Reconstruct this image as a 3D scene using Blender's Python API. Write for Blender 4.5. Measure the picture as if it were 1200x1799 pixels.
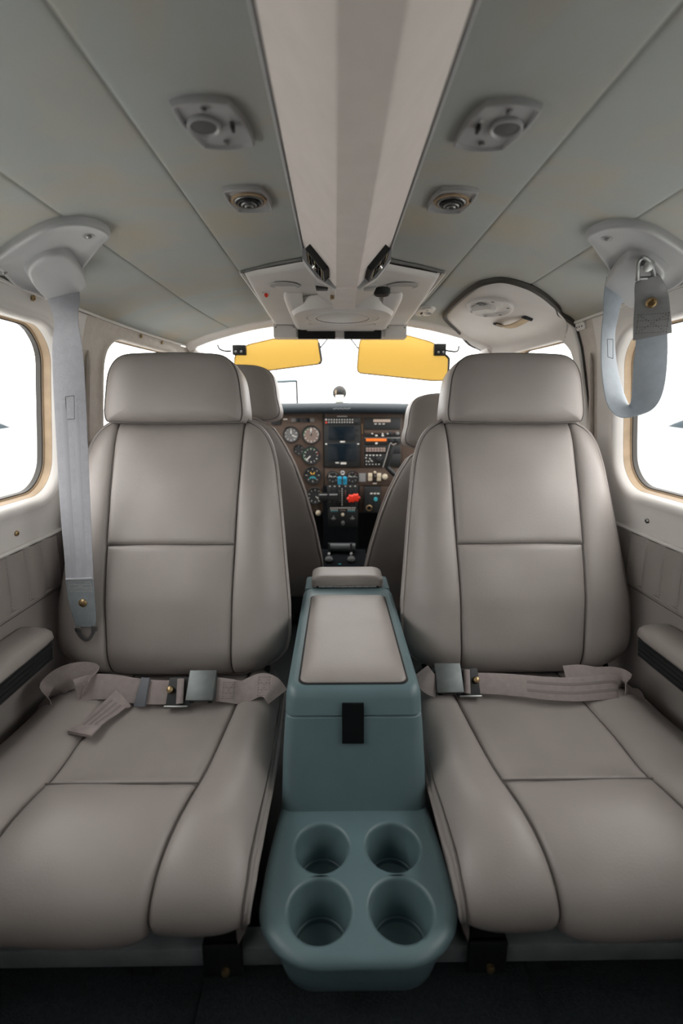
import bpy, bmesh, math, random
from mathutils import Vector, Matrix
random.seed(7)
for o in list(bpy.data.objects):
    bpy.data.objects.remove(o)
scene = bpy.context.scene
COL = scene.collection

# ------------------------------------------------------------------ camera
FPX, HOR, VPX = 820.0, 184.0, 590.0            # focal length, horizon offset, vanishing point (1200x1799 frame)
PITCH = math.atan(HOR / FPX)
YAW = math.atan((600 - VPX) / FPX * math.cos(PITCH))
CAM = Vector((-0.022, 0.0, 0.80))
cam_data = bpy.data.cameras.new('camera')
cam = bpy.data.objects.new('camera', cam_data)
COL.objects.link(cam)
cam_data.sensor_fit = 'VERTICAL'
cam_data.sensor_height = 36.0
cam_data.lens = FPX / 1799.0 * 36.0
cam_data.clip_start = 0.02
cam_data.clip_end = 2000
cam_data.dof.use_dof = True
cam_data.dof.focus_distance = 1.02
cam_data.dof.aperture_fstop = 2.6
cam.location = CAM
cam.rotation_euler = (math.pi / 2 - PITCH, 0, -YAW)
scene.camera = cam

# ------------------------------------------------------------------ sky and exposure
world = bpy.data.worlds.new('overcast')
scene.world = world
world.use_nodes = True
wn = world.node_tree.nodes
wn['Background'].inputs[0].default_value = (1.0, 0.982, 0.958, 1)
wn['Background'].inputs[1].default_value = 5.2
scene.view_settings.view_transform = 'Standard'
scene.view_settings.look = 'None'
scene.view_settings.exposure = -0.12
scene.view_settings.gamma = 1.0
scene.view_settings.use_curve_mapping = False
scene.cycles.max_bounces = 10
scene.cycles.diffuse_bounces = 7
scene.cycles.transparent_max_bounces = 12


def P(px, py, x=None, y=None, z=None):
    """the point of the place seen at a pixel, on the plane x=, y= or z="""
    d = Vector(((px - 600) / FPX, 1.0, -(py - 899.5) / FPX))
    c, s = math.cos(PITCH), math.sin(PITCH)
    d = Vector((d.x, c * d.y + s * d.z, -s * d.y + c * d.z))
    c, s = math.cos(YAW), math.sin(YAW)
    d = Vector((c * d.x + s * d.y, -s * d.x + c * d.y, d.z))
    if x is not None:
        t = (x - CAM.x) / d.x
    elif y is not None:
        t = (y - CAM.y) / d.y
    else:
        t = (z - CAM.z) / d.z
    return CAM + d * t


# ------------------------------------------------------------------ materials
def srgb(r, g, b):
    def f(c):
        c /= 255.0
        return c / 12.92 if c <= .04045 else ((c + .055) / 1.055) ** 2.4
    return (f(r), f(g), f(b), 1)


MATS = {}


def mat(name, col, rough=.5, metal=0.0, noise=0.0, nscale=20, bump=0.0, bscale=300, spec=.5,
        trans=None, emit=None, coat=0.0, detail=3):
    m = bpy.data.materials.new(name)
    m.use_nodes = True
    nt = m.node_tree
    b = nt.nodes['Principled BSDF']
    b.inputs['Roughness'].default_value = rough
    b.inputs['Metallic'].default_value = metal
    b.inputs['Specular IOR Level'].default_value = spec
    b.inputs['Coat Weight'].default_value = coat
    b.inputs['Base Color'].default_value = col
    tc = nt.nodes.new('ShaderNodeTexCoord')
    if noise:
        n = nt.nodes.new('ShaderNodeTexNoise')
        n.inputs['Scale'].default_value = nscale
        n.inputs['Detail'].default_value = detail
        nt.links.new(tc.outputs['Object'], n.inputs['Vector'])
        r = nt.nodes.new('ShaderNodeValToRGB')
        r.color_ramp.elements[0].position = .3
        r.color_ramp.elements[1].position = .7
        r.color_ramp.elements[0].color = tuple(c * (1 - noise) for c in col[:3]) + (1,)
        r.color_ramp.elements[1].color = tuple(min(1, c * (1 + noise)) for c in col[:3]) + (1,)
        nt.links.new(n.outputs['Fac'], r.inputs['Fac'])
        nt.links.new(r.outputs['Color'], b.inputs['Base Color'])
    if bump:
        n2 = nt.nodes.new('ShaderNodeTexNoise')
        n2.inputs['Scale'].default_value = bscale
        n2.inputs['Detail'].default_value = 2
        nt.links.new(tc.outputs['Object'], n2.inputs['Vector'])
        bp = nt.nodes.new('ShaderNodeBump')
        bp.inputs['Strength'].default_value = bump
        bp.inputs['Distance'].default_value = .002
        nt.links.new(n2.outputs['Fac'], bp.inputs['Height'])
        nt.links.new(bp.outputs['Normal'], b.inputs['Normal'])
    if emit:
        b.inputs['Emission Color'].default_value = col
        b.inputs['Emission Strength'].default_value = emit
    if trans is not None:
        # thin translucent sheet: part of the light passes straight, part is scattered
        out = nt.nodes['Material Output']
        t = nt.nodes.new('ShaderNodeBsdfTransparent')
        t.inputs[0].default_value = trans[0]
        mx = nt.nodes.new('ShaderNodeMixShader')
        mx.inputs[0].default_value = trans[1]
        nt.links.new(t.outputs[0], mx.inputs[1])
        nt.links.new(b.outputs[0], mx.inputs[2])
        nt.links.new(mx.outputs[0], out.inputs['Surface'])
    MATS[name] = m
    return m


M_LEATHER = mat('grey_leather', (.300, .272, .256, 1), .44, noise=.05, nscale=9, bump=.12, bscale=420)
M_LEATHER_SIDE = M_LEATHER
M_THREAD = mat('dark_thread', (.10, .09, .085, 1), .8)
M_THREAD_LT = mat('light_thread', (.48, .46, .43, 1), .8)
M_HEADLINER = mat('headliner_vinyl', (.42, .455, .447, 1), .7, noise=.05, nscale=5, bump=.25, bscale=600, detail=6)
_nt = M_HEADLINER.node_tree                      # yellowed, scuffed patches of the old vinyl
_src = _nt.nodes['Principled BSDF'].inputs['Base Color'].links[0].from_socket
_tc = _nt.nodes.new('ShaderNodeTexCoord')
_n = _nt.nodes.new('ShaderNodeTexNoise')
_n.inputs['Scale'].default_value = 3.2
_n.inputs['Detail'].default_value = 5
_n.inputs['Distortion'].default_value = 1.2
_r = _nt.nodes.new('ShaderNodeValToRGB')
_r.color_ramp.elements[0].position = .44
_r.color_ramp.elements[1].position = .68
_mx = _nt.nodes.new('ShaderNodeMixRGB')
_mx.inputs[2].default_value = (.48, .43, .33, 1)
_nt.links.new(_tc.outputs['Object'], _n.inputs['Vector'])
_nt.links.new(_n.outputs['Fac'], _r.inputs['Fac'])
_nt.links.new(_r.outputs['Color'], _mx.inputs[0])
_nt.links.new(_src, _mx.inputs[1])
_nt.links.new(_mx.outputs[0], _nt.nodes['Principled BSDF'].inputs['Base Color'])
M_DUCT = mat('duct_fabric', (.76, .70, .665, 1), .65, noise=.03, nscale=30, bump=.1, bscale=500)
M_TRIM = mat('white_plastic', (.72, .70, .675, 1), .42, noise=.03, nscale=12, bump=.04, bscale=500)
M_TRIM_TEX = mat('grained_plastic', (.58, .535, .48, 1), .45, noise=.06, nscale=60, bump=.5, bscale=700)
M_GREYPL = mat('grey_plastic', (.42, .43, .44, 1), .40, noise=.03, nscale=14)
M_CHROME = mat('chrome', (.72, .72, .72, 1), .2, metal=1)
M_STEEL = mat('brushed_steel', (.33, .34, .34, 1), .42, metal=1, noise=.1, nscale=60)
M_BUCKLE = mat('dull_steel', (.17, .19, .19, 1), .5, metal=.85, noise=.1, nscale=60)
M_BRASS = mat('aged_brass', (.45, .33, .18, 1), .4, metal=1)
M_CONSOLE = mat('teal_grey_plastic', (.105, .165, .182, 1), .40, noise=.05, nscale=16, bump=.05, bscale=300)
M_BLACK = mat('black_plastic', (.007, .009, .010, 1), .5)
M_BOWL_SHADE = mat('bowl_shade_grey', (.10, .105, .11, 1), .3)  # dark grey that paints in the shade of the hollow lamp bowls
M_BLACKVEL = mat('black_hook_tape', (.005, .006, .007, 1), .95, bump=.8, bscale=900, spec=.1)
M_DARK = mat('dark_metal', (.012, .015, .017, 1), .55)
M_CARPET = mat('dark_carpet', (.017, .026, .031, 1), .95, noise=.3, nscale=250, bump=1.0, bscale=500)
M_RAIL = mat('grey_aluminium', (.26, .29, .30, 1), .45, metal=.3, noise=.15, nscale=30)
M_TAN = mat('tan_window_trim', (.40, .295, .19, 1), .6, noise=.15, nscale=25)
M_SEAL = mat('dark_rubber', (.05, .045, .04, 1), .6)
M_BELT_G = mat('pale_grey_webbing', (.42, .43, .47, 1), .55, noise=.05, nscale=80, bump=.3, bscale=700)
M_BELT_T = mat('mauve_grey_webbing', (.30, .258, .250, 1), .75, noise=.08, nscale=80, bump=.4, bscale=700)
M_BELT_D = mat('webbing_stripe', (.215, .185, .18, 1), .75, bump=.4, bscale=700)
M_VISOR = mat('amber_visor', (.85, .50, .06, 1), .25, trans=((.52, .42, .205, 1), .25))
M_PANEL = mat('brown_panel', (.070, .045, .032, 1), .55, noise=.12, nscale=20)
M_GLARE = mat('dark_blue_vinyl', (.012, .021, .028, 1), .55, bump=.2)
M_DIAL = mat('dial_black', (.02, .022, .024, 1), .4)
M_DIALG = mat('dial_grey', (.13, .13, .13, 1), .4)
M_DIALB = mat('dial_brown', (.20, .15, .13, 1), .4)
M_WHITE = mat('white_print', (.75, .74, .70, 1), .5)
M_GREEN = mat('green_print', (.12, .32, .18, 1), .5)
M_YEL = mat('yellow_print', (.75, .42, .06, 1), .5)
M_REDP = mat('red_print', (.6, .06, .03, 1), .5)
M_CYANP = mat('cyan_print', (.05, .40, .48, 1), .5)
M_SCREEN = mat('dark_screen', (.006, .012, .018, 1), .15)
M_BLUE = mat('blue_knob', (.02, .33, .55, 1), .4)
M_RED = mat('red_knob', (.75, .035, .012, 1), .4)
M_ORANGE = mat('orange_display', (.75, .16, .02, 1), .4, emit=.35)
M_IVORY = mat('ivory_plastic', (.62, .55, .42, 1), .5)
M_PINK = mat('pale_keys', (.32, .24, .21, 1), .5)
M_WING = mat('white_wing_paint', (.86, .86, .84, 1), .4)
M_WINGTIP = mat('blue_grey_cowl_paint', (.028, .042, .052, 1), .8, spec=.1)
M_MATTE = mat('matte_black', (.004, .005, .006, 1), .95, spec=.08)
M_GROUND = mat('pale_concrete', (.31, .31, .305, 1), .9, noise=.04, nscale=1)
M_SKIN = mat('fuselage_lining', (.30, .30, .29, 1), .8)

# clear pane: nearly everything passes, a little mirrors
M_GLASS = bpy.data.materials.new('clear_acrylic')
M_GLASS.use_nodes = True
_nt = M_GLASS.node_tree
_nt.nodes.remove(_nt.nodes['Principled BSDF'])
_t = _nt.nodes.new('ShaderNodeBsdfTransparent')
_t.inputs[0].default_value = (.97, .97, .965, 1)
_g = _nt.nodes.new('ShaderNodeBsdfGlossy')
_g.inputs['Roughness'].default_value = .03
_m = _nt.nodes.new('ShaderNodeMixShader')
_m.inputs[0].default_value = .04
_nt.links.new(_t.outputs[0], _m.inputs[1])
_nt.links.new(_g.outputs[0], _m.inputs[2])
_nt.links.new(_m.outputs[0], _nt.nodes['Material Output'].inputs['Surface'])

# ------------------------------------------------------------------ scene tree helpers
WL = {}


def thing(name, label, cat, loc, group=None):
    o = bpy.data.objects.new(name, None)
    COL.objects.link(o)
    o.empty_display_size = .05
    o.location = loc
    o['label'] = label
    o['category'] = cat
    if group:
        o['group'] = group
    WL[o] = Vector(loc)
    return o


def struct(name, loc, label=None):
    o = bpy.data.objects.new(name, None)
    COL.objects.link(o)
    o.empty_display_size = .05
    o.location = loc
    o['kind'] = 'structure'
    if label:
        o['label'] = label
    WL[o] = Vector(loc)
    return o


def obj(name, vf, m, parent=None, smooth=True, angle=38, label=None, kind=None, cat=None, group=None):
    vs, fs = vf
    vs = [Vector(v) for v in vs]
    lo = Vector((min(v.x for v in vs), min(v.y for v in vs), min(v.z for v in vs)))
    hi = Vector((max(v.x for v in vs), max(v.y for v in vs), max(v.z for v in vs)))
    c = (lo + hi) / 2
    if parent is None:
        c.z = lo.z
    me = bpy.data.meshes.new(name)
    me.from_pydata([v - c for v in vs], [], fs)
    bm = bmesh.new()
    bm.from_mesh(me)
    bmesh.ops.remove_doubles(bm, verts=bm.verts, dist=1e-6)
    bmesh.ops.recalc_face_normals(bm, faces=bm.faces)
    bm.to_mesh(me)
    bm.free()
    me.materials.append(m)
    if smooth:
        me.shade_smooth()
        me.set_sharp_from_angle(angle=math.radians(angle))
    o = bpy.data.objects.new(name, me)
    COL.objects.link(o)
    if parent is not None:
        o.parent = parent
        o.location = c - WL[parent]
    else:
        o.location = c
    WL[o] = c
    if label:
        o['label'] = label
    if cat:
        o['category'] = cat
    if group:
        o['group'] = group
    if kind:
        o['kind'] = kind
    return o


# ------------------------------------------------------------------ mesh helpers: each returns (verts, faces)
def join(*ms):
    V, F = [], []
    for v, f in ms:
        n = len(V)
        V += list(v)
        F += [tuple(i + n for i in q) for q in f]
    return V, F


def grid(fn, us, vs):
    V = [fn(u, v) for v in vs for u in us]
    n = len(us)
    F = [(j * n + i, j * n + i + 1, (j + 1) * n + i + 1, (j + 1) * n + i) for j in range(len(vs) - 1) for i in range(n - 1)]
    return V, F


def loft(rings, cap0=False, cap1=False, closed=True):
    n = len(rings[0])
    V = [p for r in rings for p in r]
    F = []
    for k in range(len(rings) - 1):
        for i in range(n if closed else n - 1):
            j = (i + 1) % n
            F.append((k * n + i, k * n + j, (k + 1) * n + j, (k + 1) * n + i))
    if cap0:
        F.append(tuple(range(n)))
    if cap1:
        F.append(tuple(range((len(rings) - 1) * n, len(rings) * n)))
    return V, F


def lin(a, b, n):
    return [a + (b - a) * i / (n - 1) for i in range(n)]


def eased(a, b, n, p=1.0):
    """samples denser at both ends"""
    r = []
    for i in range(n):
        t = i / (n - 1)
        r.append(a + (b - a) * ((1 - p) * t + p * (.5 - .5 * math.cos(math.pi * t))))
    return r


def interp(tab, x):
    if x <= tab[0][0]:
        return tab[0][1]
    for (x0, y0), (x1, y1) in zip(tab, tab[1:]):
        if x <= x1:
            return y0 + (y1 - y0) * (x - x0) / (x1 - x0)
    return tab[-1][1]


def catmull(pts, n=8, closed=False):
    pts = [Vector(p) for p in pts]
    out = []
    m = len(pts)
    rng = m if closed else m - 1
    for i in range(rng):
        if closed:
            p0, p1, p2, p3 = pts[i - 1], pts[i], pts[(i + 1) % m], pts[(i + 2) % m]
        else:
            p0, p1, p2, p3 = pts[max(0, i - 1)], pts[i], pts[i + 1], pts[min(m - 1, i + 2)]
        for k in range(n):
            t = k / n
            out.append(.5 * ((2 * p1) + (p2 - p0) * t + (2 * p0 - 5 * p1 + 4 * p2 - p3) * t * t + (3 * p1 - p0 - 3 * p2 + p3) * t ** 3))
    if not closed:
        out.append(pts[-1].copy())
    return out


def tube(pts, r, n=8, closed=False, caps=True):
    pts = [Vector(p) for p in pts]
    m = len(pts)
    rings = []
    up = None
    for i in range(m):
        if closed:
            t = pts[(i + 1) % m] - pts[i - 1]
        else:
            t = pts[min(m - 1, i + 1)] - pts[max(0, i - 1)]
        t.normalize()
        if up is None:
            up = Vector((0, 0, 1)) if abs(t.z) < .9 else Vector((1, 0, 0))
        a = up - t * up.dot(t)
        a.normalize()
        up = a
        b = t.cross(a)
        rr = r[i] if isinstance(r, (list, tuple)) else r
        rings.append([pts[i] + (a * math.cos(2 * math.pi * k / n) + b * math.sin(2 * math.pi * k / n)) * rr for k in range(n)])
    if closed:
        rings.append(rings[0])
        return loft(rings)
    return loft(rings, caps, caps)


def ribbon(pts, wd, w, t):
    """flat webbing: centre line, width directions (one or a list), width, thickness"""
    pts = [Vector(p) for p in pts]
    m = len(pts)
    rings = []
    for i in range(m):
        tg = (pts[min(m - 1, i + 1)] - pts[max(0, i - 1)]).normalized()
        d = Vector(wd[i] if isinstance(wd, list) else wd)
        d = (d - tg * d.dot(tg)).normalized()
        nn = tg.cross(d)
        ww = w[i] if isinstance(w, list) else w
        ring = []
        for a, b in ((-.5, -.3), (-.46, -.5), (0, -.5), (.46, -.5), (.5, -.3), (.5, .3), (.46, .5), (0, .5), (-.46, .5), (-.5, .3)):
            ring.append(pts[i] + d * ww * a + nn * t * b)
        rings.append(ring)
    return loft(rings, True, True)


def ribbon_ab(A, B, t):
    """webbing between two edge curves"""
    rings = []
    m = len(A)
    for i in range(m):
        tg = ((A[min(m - 1, i + 1)] + B[min(m - 1, i + 1)]) - (A[max(0, i - 1)] + B[max(0, i - 1)])).normalized()
        nn = tg.cross((A[i] - B[i]).normalized()).normalized() * (t / 2)
        c = (A[i] + B[i]) / 2
        rings.append([A[i] - nn * .6, A[i].lerp(c, .06) - nn, c - nn, B[i].lerp(c, .06) - nn, B[i] - nn * .6,
                      B[i] + nn * .6, B[i].lerp(c, .06) + nn, c + nn, A[i].lerp(c, .06) + nn, A[i] + nn * .6])
    return loft(rings, True, True)


def resample(pts, n):
    cum = [0.0]
    for p, q in zip(pts, pts[1:]):
        cum.append(cum[-1] + (q - p).length)
    out = []
    j = 0
    for k in range(n):
        d = cum[-1] * k / (n - 1)
        while j < len(pts) - 2 and cum[j + 1] < d:
            j += 1
        t = (d - cum[j]) / max(1e-9, cum[j + 1] - cum[j])
        out.append(pts[j].lerp(pts[j + 1], min(1, t)))
    return out


def frame(n, up=(0, 0, 1)):
    n = Vector(n).normalized()
    up = Vector(up)
    if abs(n.dot(up.normalized())) > .98:
        up = Vector((0, 1, 0))
    a = up.cross(n).normalized()      # local x
    b = n.cross(a)                    # local y
    return a, b, n


def lathe(profile, c, axis=(0, 0, 1), n=24, cap0=True, cap1=True):
    a, b, ax = frame(axis)
    c = Vector(c)
    rings = []
    for r, h in profile:
        rings.append([c + ax * h + (a * math.cos(2 * math.pi * k / n) + b * math.sin(2 * math.pi * k / n)) * max(r, 1e-5) for k in range(n)])
    return loft(rings, cap0, cap1)


def rrect(w, h, r, n=6):
    """rounded rectangle, centred, counter-clockwise"""
    r = min(r, w / 2 - 1e-5, h / 2 - 1e-5)
    out = []
    for cx, cy, a0 in ((w / 2 - r, h / 2 - r, 0), (-w / 2 + r, h / 2 - r, 90), (-w / 2 + r, -h / 2 + r, 180), (w / 2 - r, -h / 2 + r, 270)):
        for k in range(n + 1):
            a = math.radians(a0 + 90 * k / n)
            out.append((cx + r * math.cos(a), cy + r * math.sin(a)))
    return out


def box(c, size, bev=.003, rot=None, seg=2):
    """box with rounded edges; rot = 3x3 matrix or None"""
    bm = bmesh.new()
    bmesh.ops.create_cube(bm, size=1)
    for v in bm.verts:
        v.co = Vector((v.co.x * size[0], v.co.y * size[1], v.co.z * size[2]))
    if bev:
        bev = min(bev, min(size) * .48)
        bmesh.ops.bevel(bm, geom=bm.edges[:], offset=bev, segments=seg, affect='EDGES', profile=.5)
    bm.verts.ensure_lookup_table()
    R = rot if rot is not None else Matrix.Identity(3)
    c = Vector(c)
    V = [c + R @ v.co for v in bm.verts]
    for i, v in enumerate(bm.verts):
        v.index = i
    F = [tuple(v.index for v in f.verts) for f in bm.faces]
    bm.free()
    return V, F


def basis(xa, ya, za):
    return Matrix((xa, ya, za)).transposed()


def slab(outline, c, a, b, n, prof, cap0=True):
    """outline (2-D loop) swept by profile [(inset, height)...] along n, closed at the end: a moulded plate"""
    c, a, b, n = Vector(c), Vector(a), Vector(b), Vector(n)
    m = len(outline)
    cx = sum(p[0] for p in outline) / m
    cy = sum(p[1] for p in outline) / m
    rings = []
    for ins, h in prof:
        ring = []
        for x, y in outline:
            dx, dy = x - cx, y - cy
            L = math.hypot(dx, dy)
            k = max(0.0, (L - ins) / L) if L > 1e-9 else 0
            ring.append(c + a * (cx + dx * k) + b * (cy + dy * k) + n * h)
        rings.append(ring)
    return loft(rings, cap0, True)


def pillow(outline, c, a, b, n, crown, edge=.006, base=0.0, p=4, steps=10, skirt=0.0):
    """crowned upholstered pad over an outline"""
    c, a, b, n = Vector(c), Vector(a), Vector(b), Vector(n)
    m = len(outline)
    cx = sum(q[0] for q in outline) / m
    cy = sum(q[1] for q in outline) / m
    rings = []
    if skirt:
        rings.append([c + a * x + b * y + n * (base - skirt) for x, y in outline])
    for k in range(steps + 1):
        s = 1 - (k / steps) ** 2.0
        h = base + crown * (1 - s ** p) ** .6
        rings.append([c + a * (cx + (x - cx) * s) + b * (cy + (y - cy) * s) + n * h for x, y in outline])
    return loft(rings[:-1], bool(skirt), True)


def screw(c, n, r, parent, m=None, name='screw'):
    head = lathe([(r, 0), (r, r * .35), (r * .75, r * .6), (r * .35, r * .65), (r * .3, r * .3)], c, n, 12)
    return obj(name, head, m or M_STEEL, parent)
# ------------------------------------------------------------------ cabin shell: cross-section from the roof centre to the floor
PROF = [(0, 1.100), (.08, 1.100), (.16, 1.097), (.24, 1.090), (.33, 1.078), (.41, 1.062), (.50, 1.040), (.56, 1.020), (.580, 1.006),
        (.588, .985), (.600, .945), (.613, .85), (.628, .72), (.645, .60), (.655, .525), (.658, .40), (.655, .2), (.645, .0)]
SL = [0.0]
for (x0, z0), (x1, z1) in zip(PROF, PROF[1:]):
    SL.append(SL[-1] + math.hypot(x1 - x0, z1 - z0))
SX = [(s, p[0]) for s, p in zip(SL, PROF)]
SZ = [(s, p[1]) for s, p in zip(SL, PROF)]


def s_of_x(x):
    return interp([(p[0], s) for s, p in zip(SL, PROF)][:9], x)


def s_of_z(z):
    return interp([(-p[1], s) for s, p in zip(SL, PROF)][8:], -z)


def taper(y):
    t = max(0.0, min(1.4, (y - 1.2) / .7))
    return 1 - .13 * t * t


def shell(side, s, y, off=0.0):
    h = .012
    x, z = interp(SX, s), interp(SZ, s)
    x0, z0 = interp(SX, max(0, s - h)), interp(SZ, max(0, s - h))
    x1, z1 = interp(SX, min(SL[-1], s + h)), interp(SZ, min(SL[-1], s + h))
    tx, tz = x1 - x0, z1 - z0
    L = math.hypot(tx, tz)
    return Vector((side * (x * taper(y) + tz / L * off), y, z - tx / L * off))


def shell_n(side, s, y):
    return (shell(side, s, y, .01) - shell(side, s, y, 0)).normalized()


YR, YF = -.75, 1.74           # rear bulkhead, windscreen bow


def shell_uv(side, px, py):
    """shell coordinates (y, s) of the lining seen at a pixel"""
    best, bs = 1e9, None
    for i in range(700):
        s = SL[-1] * .75 * i / 699
        zz = interp(SZ, s)
        if abs(zz - CAM.z) < .02:
            continue
        q = P(px, py, z=zz)
        if q.y < .3 or q.y > 2.4:
            continue
        d = abs(q.x - side * interp(SX, s) * taper(q.y))
        if d < best:
            best, bs = d, (q.y, s)
    return bs

# floor
fl = struct('floor', (0, .5, -.02))
obj('floor_board', box((0, .9, -.02), (1.40, 3.6, .03), .002), M_DARK, fl)
obj('carpet', box((0, .0, -.002), (1.32, 1.30, .012), .004), M_CARPET, fl)
obj('carpet_mat', box((.02, .36, .006), (.46, .50, .010), .004), M_CARPET, fl)

# ceiling: stitched headliner panels with recessed seams
ce = struct('ceiling', (0, .5, 1.1))
SEAMS = [s_of_x(.074), s_of_x(.235), s_of_x(.408), s_of_x(.580)]


def strip(side, sa, sb, ya, yb, ea=.0045, eb=.0045, off=0.0, ns=14, ny=40):
    def f(u, v):
        d = min(u - sa if ea else 9, sb - u if eb else 9)
        return shell(side, u, v, off - .0035 * math.exp(-max(0, d) / .0014))
    return grid(f, [sa, sa + .0007, sa + .0016, sa + .003, sa + .006] + lin(sa + .012, sb - .012, ns) + [sb - .006, sb - .003, sb - .0016, sb - .0007, sb] if sb - sa > .05 else lin(sa, sb, ns), lin(ya, yb, ny))


for side in (-1, 1):
    for i in range(3):
        obj('headliner_panel', strip(side, SEAMS[i], SEAMS[i + 1], YR, YF), M_HEADLINER, ce, angle=80)
obj('headliner_panel', join(*[grid(lambda u, v, s=s: shell(s, u, v, -.002), lin(0, SEAMS[0], 6), lin(YR, YF, 20)) for s in (-1, 1)]), M_HEADLINER, ce)
# outer roof skin above the lining
obj('roof_skin', join(*[grid(lambda u, v, s=s: shell(s, u, v, -.035), lin(0, SEAMS[3] + .02, 20), lin(YR, YF, 16)) for s in (-1, 1)]), M_SKIN, ce)

# metal edge trim along the duct and along the roof/wall joint
for k, side in enumerate((-1, 1)):
    t = obj('trim_%d' % (k + 1), strip(side, s_of_x(.082), s_of_x(.089), YR, 1.06, off=.002, ns=6), M_GREYPL, angle=60, kind='structure')
    w = s_of_x(.580)
    pts = [shell(side, w - .004, y, .003) for y in lin(YR, YF, 40)]
    obj('trim_%d' % (k + 3), tube(pts, .0035, 8), M_TRIM, kind='structure')


# window surround: plate around a rounded opening, mapped on the shell, with a moulded lip and reveal
def rayrect(c, d, y0, y1, s0, s1):
    ts = []
    if d[0] > 1e-9: ts.append((y1 - c[0]) / d[0])
    if d[0] < -1e-9: ts.append((y0 - c[0]) / d[0])
    if d[1] > 1e-9: ts.append((s1 - c[1]) / d[1])
    if d[1] < -1e-9: ts.append((s0 - c[1]) / d[1])
    return min(t for t in ts if t > 0)


def dense(loop, n=4):
    out = []
    for i, p in enumerate(loop):
        q = loop[(i + 1) % len(loop)]
        L = math.hypot(q[0] - p[0], q[1] - p[1])
        k = max(1, int(L / .03))
        for j in range(k):
            out.append((p[0] + (q[0] - p[0]) * j / k, p[1] + (q[1] - p[1]) * j / k))
    return out


def grow(loop, d):
    """move a loop outwards by d (polygon normals)"""
    m = len(loop)
    area = sum(loop[i][0] * loop[(i + 1) % m][1] - loop[(i + 1) % m][0] * loop[i][1] for i in range(m))
    sg = 1 if area > 0 else -1
    out = []
    for i in range(m):
        p, a, b = loop[i], loop[i - 1], loop[(i + 1) % m]
        tx, ty = b[0] - a[0], b[1] - a[1]
        L = math.hypot(tx, ty) or 1
        out.append((p[0] + sg * ty / L * d, p[1] - sg * tx / L * d))
    return out


def surround(side, hole, y0, y1, s0, s1, lip=.004, depth=-.018, off=0.0):
    cy = sum(p[0] for p in hole) / len(hole)
    cs = sum(p[1] for p in hole) / len(hole)
    outer = []
    for p in hole:
        d = (p[0] - cy, p[1] - cs)
        t = rayrect((cy, cs), d, y0, y1, s0, s1)
        outer.append((cy + d[0] * t, cs + d[1] * t))
    # put the rectangle's corners onto the nearest points
    for c in ((y0, s0), (y0, s1), (y1, s0), (y1, s1)):
        i = min(range(len(outer)), key=lambda k: (outer[k][0] - c[0]) ** 2 + (outer[k][1] - c[1]) ** 2)
        outer[i] = c
    rings = []
    for g, o in ((-.003, depth), (0, -.004), (.003, .001), (.007, .004), (.012, .005), (.018, .003), (.024, 0)):
        rings.append([shell(side, q[1], q[0], o + off) for q in grow(hole, g)])
    base = grow(hole, .024)
    for t in (.2, .4, .6, .8, 1.0):
        rings.append([shell(side, max(s0, min(s1, a[1] + (b[1] - a[1]) * t)), max(y0, min(y1, a[0] + (b[0] - a[0]) * t)), off) for a, b in zip(base, outer)])
    return loft(rings)


def window_loop(y0, y1, z0, z1, r, slope=0.0):
    sa, sb = s_of_z(z1), s_of_z(z0)
    lp = [(x + (y0 + y1) / 2, y + (sa + sb) / 2) for x, y in rrect(y1 - y0, sb - sa, r, 10)]
    return dense(lp)


def window(num, side, hole, label):
    w = struct('window_%d' % num, shell(side, s_of_z(.6), sum(p[0] for p in hole) / len(hole), -.03), label)
    g = grow(hole, -.003)
    rings = [[shell(side, q[1], q[0], o) for q in grow(hole, k)] for k, o in ((-.001, -.014), (-.003, -.016), (-.004, -.030), (-.007, -.032), (-.007, -.040))]
    obj('window_frame', loft(rings), M_TAN, w, angle=30)
    rings = [[shell(side, q[1], q[0], o) for q in grow(hole, k)] for k, o in ((-.005, -.031), (-.009, -.034), (-.009, -.044), (.004, -.05), (.004, -.031))]
    obj('window_seal', loft(rings), M_SEAL, w, angle=30)
    c = (sum(p[0] for p in hole) / len(hole), sum(p[1] for p in hole) / len(hole))
    rings = []
    for k in (1, .66, .33, .02):
        rings.append([shell(side, c[1] + (q[1] - c[1]) * k, c[0] + (q[0] - c[0]) * k, -.044) for q in grow(hole, -.006)])
    obj('pane', loft(rings, False, True), M_GLASS, w)
    return w


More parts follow.
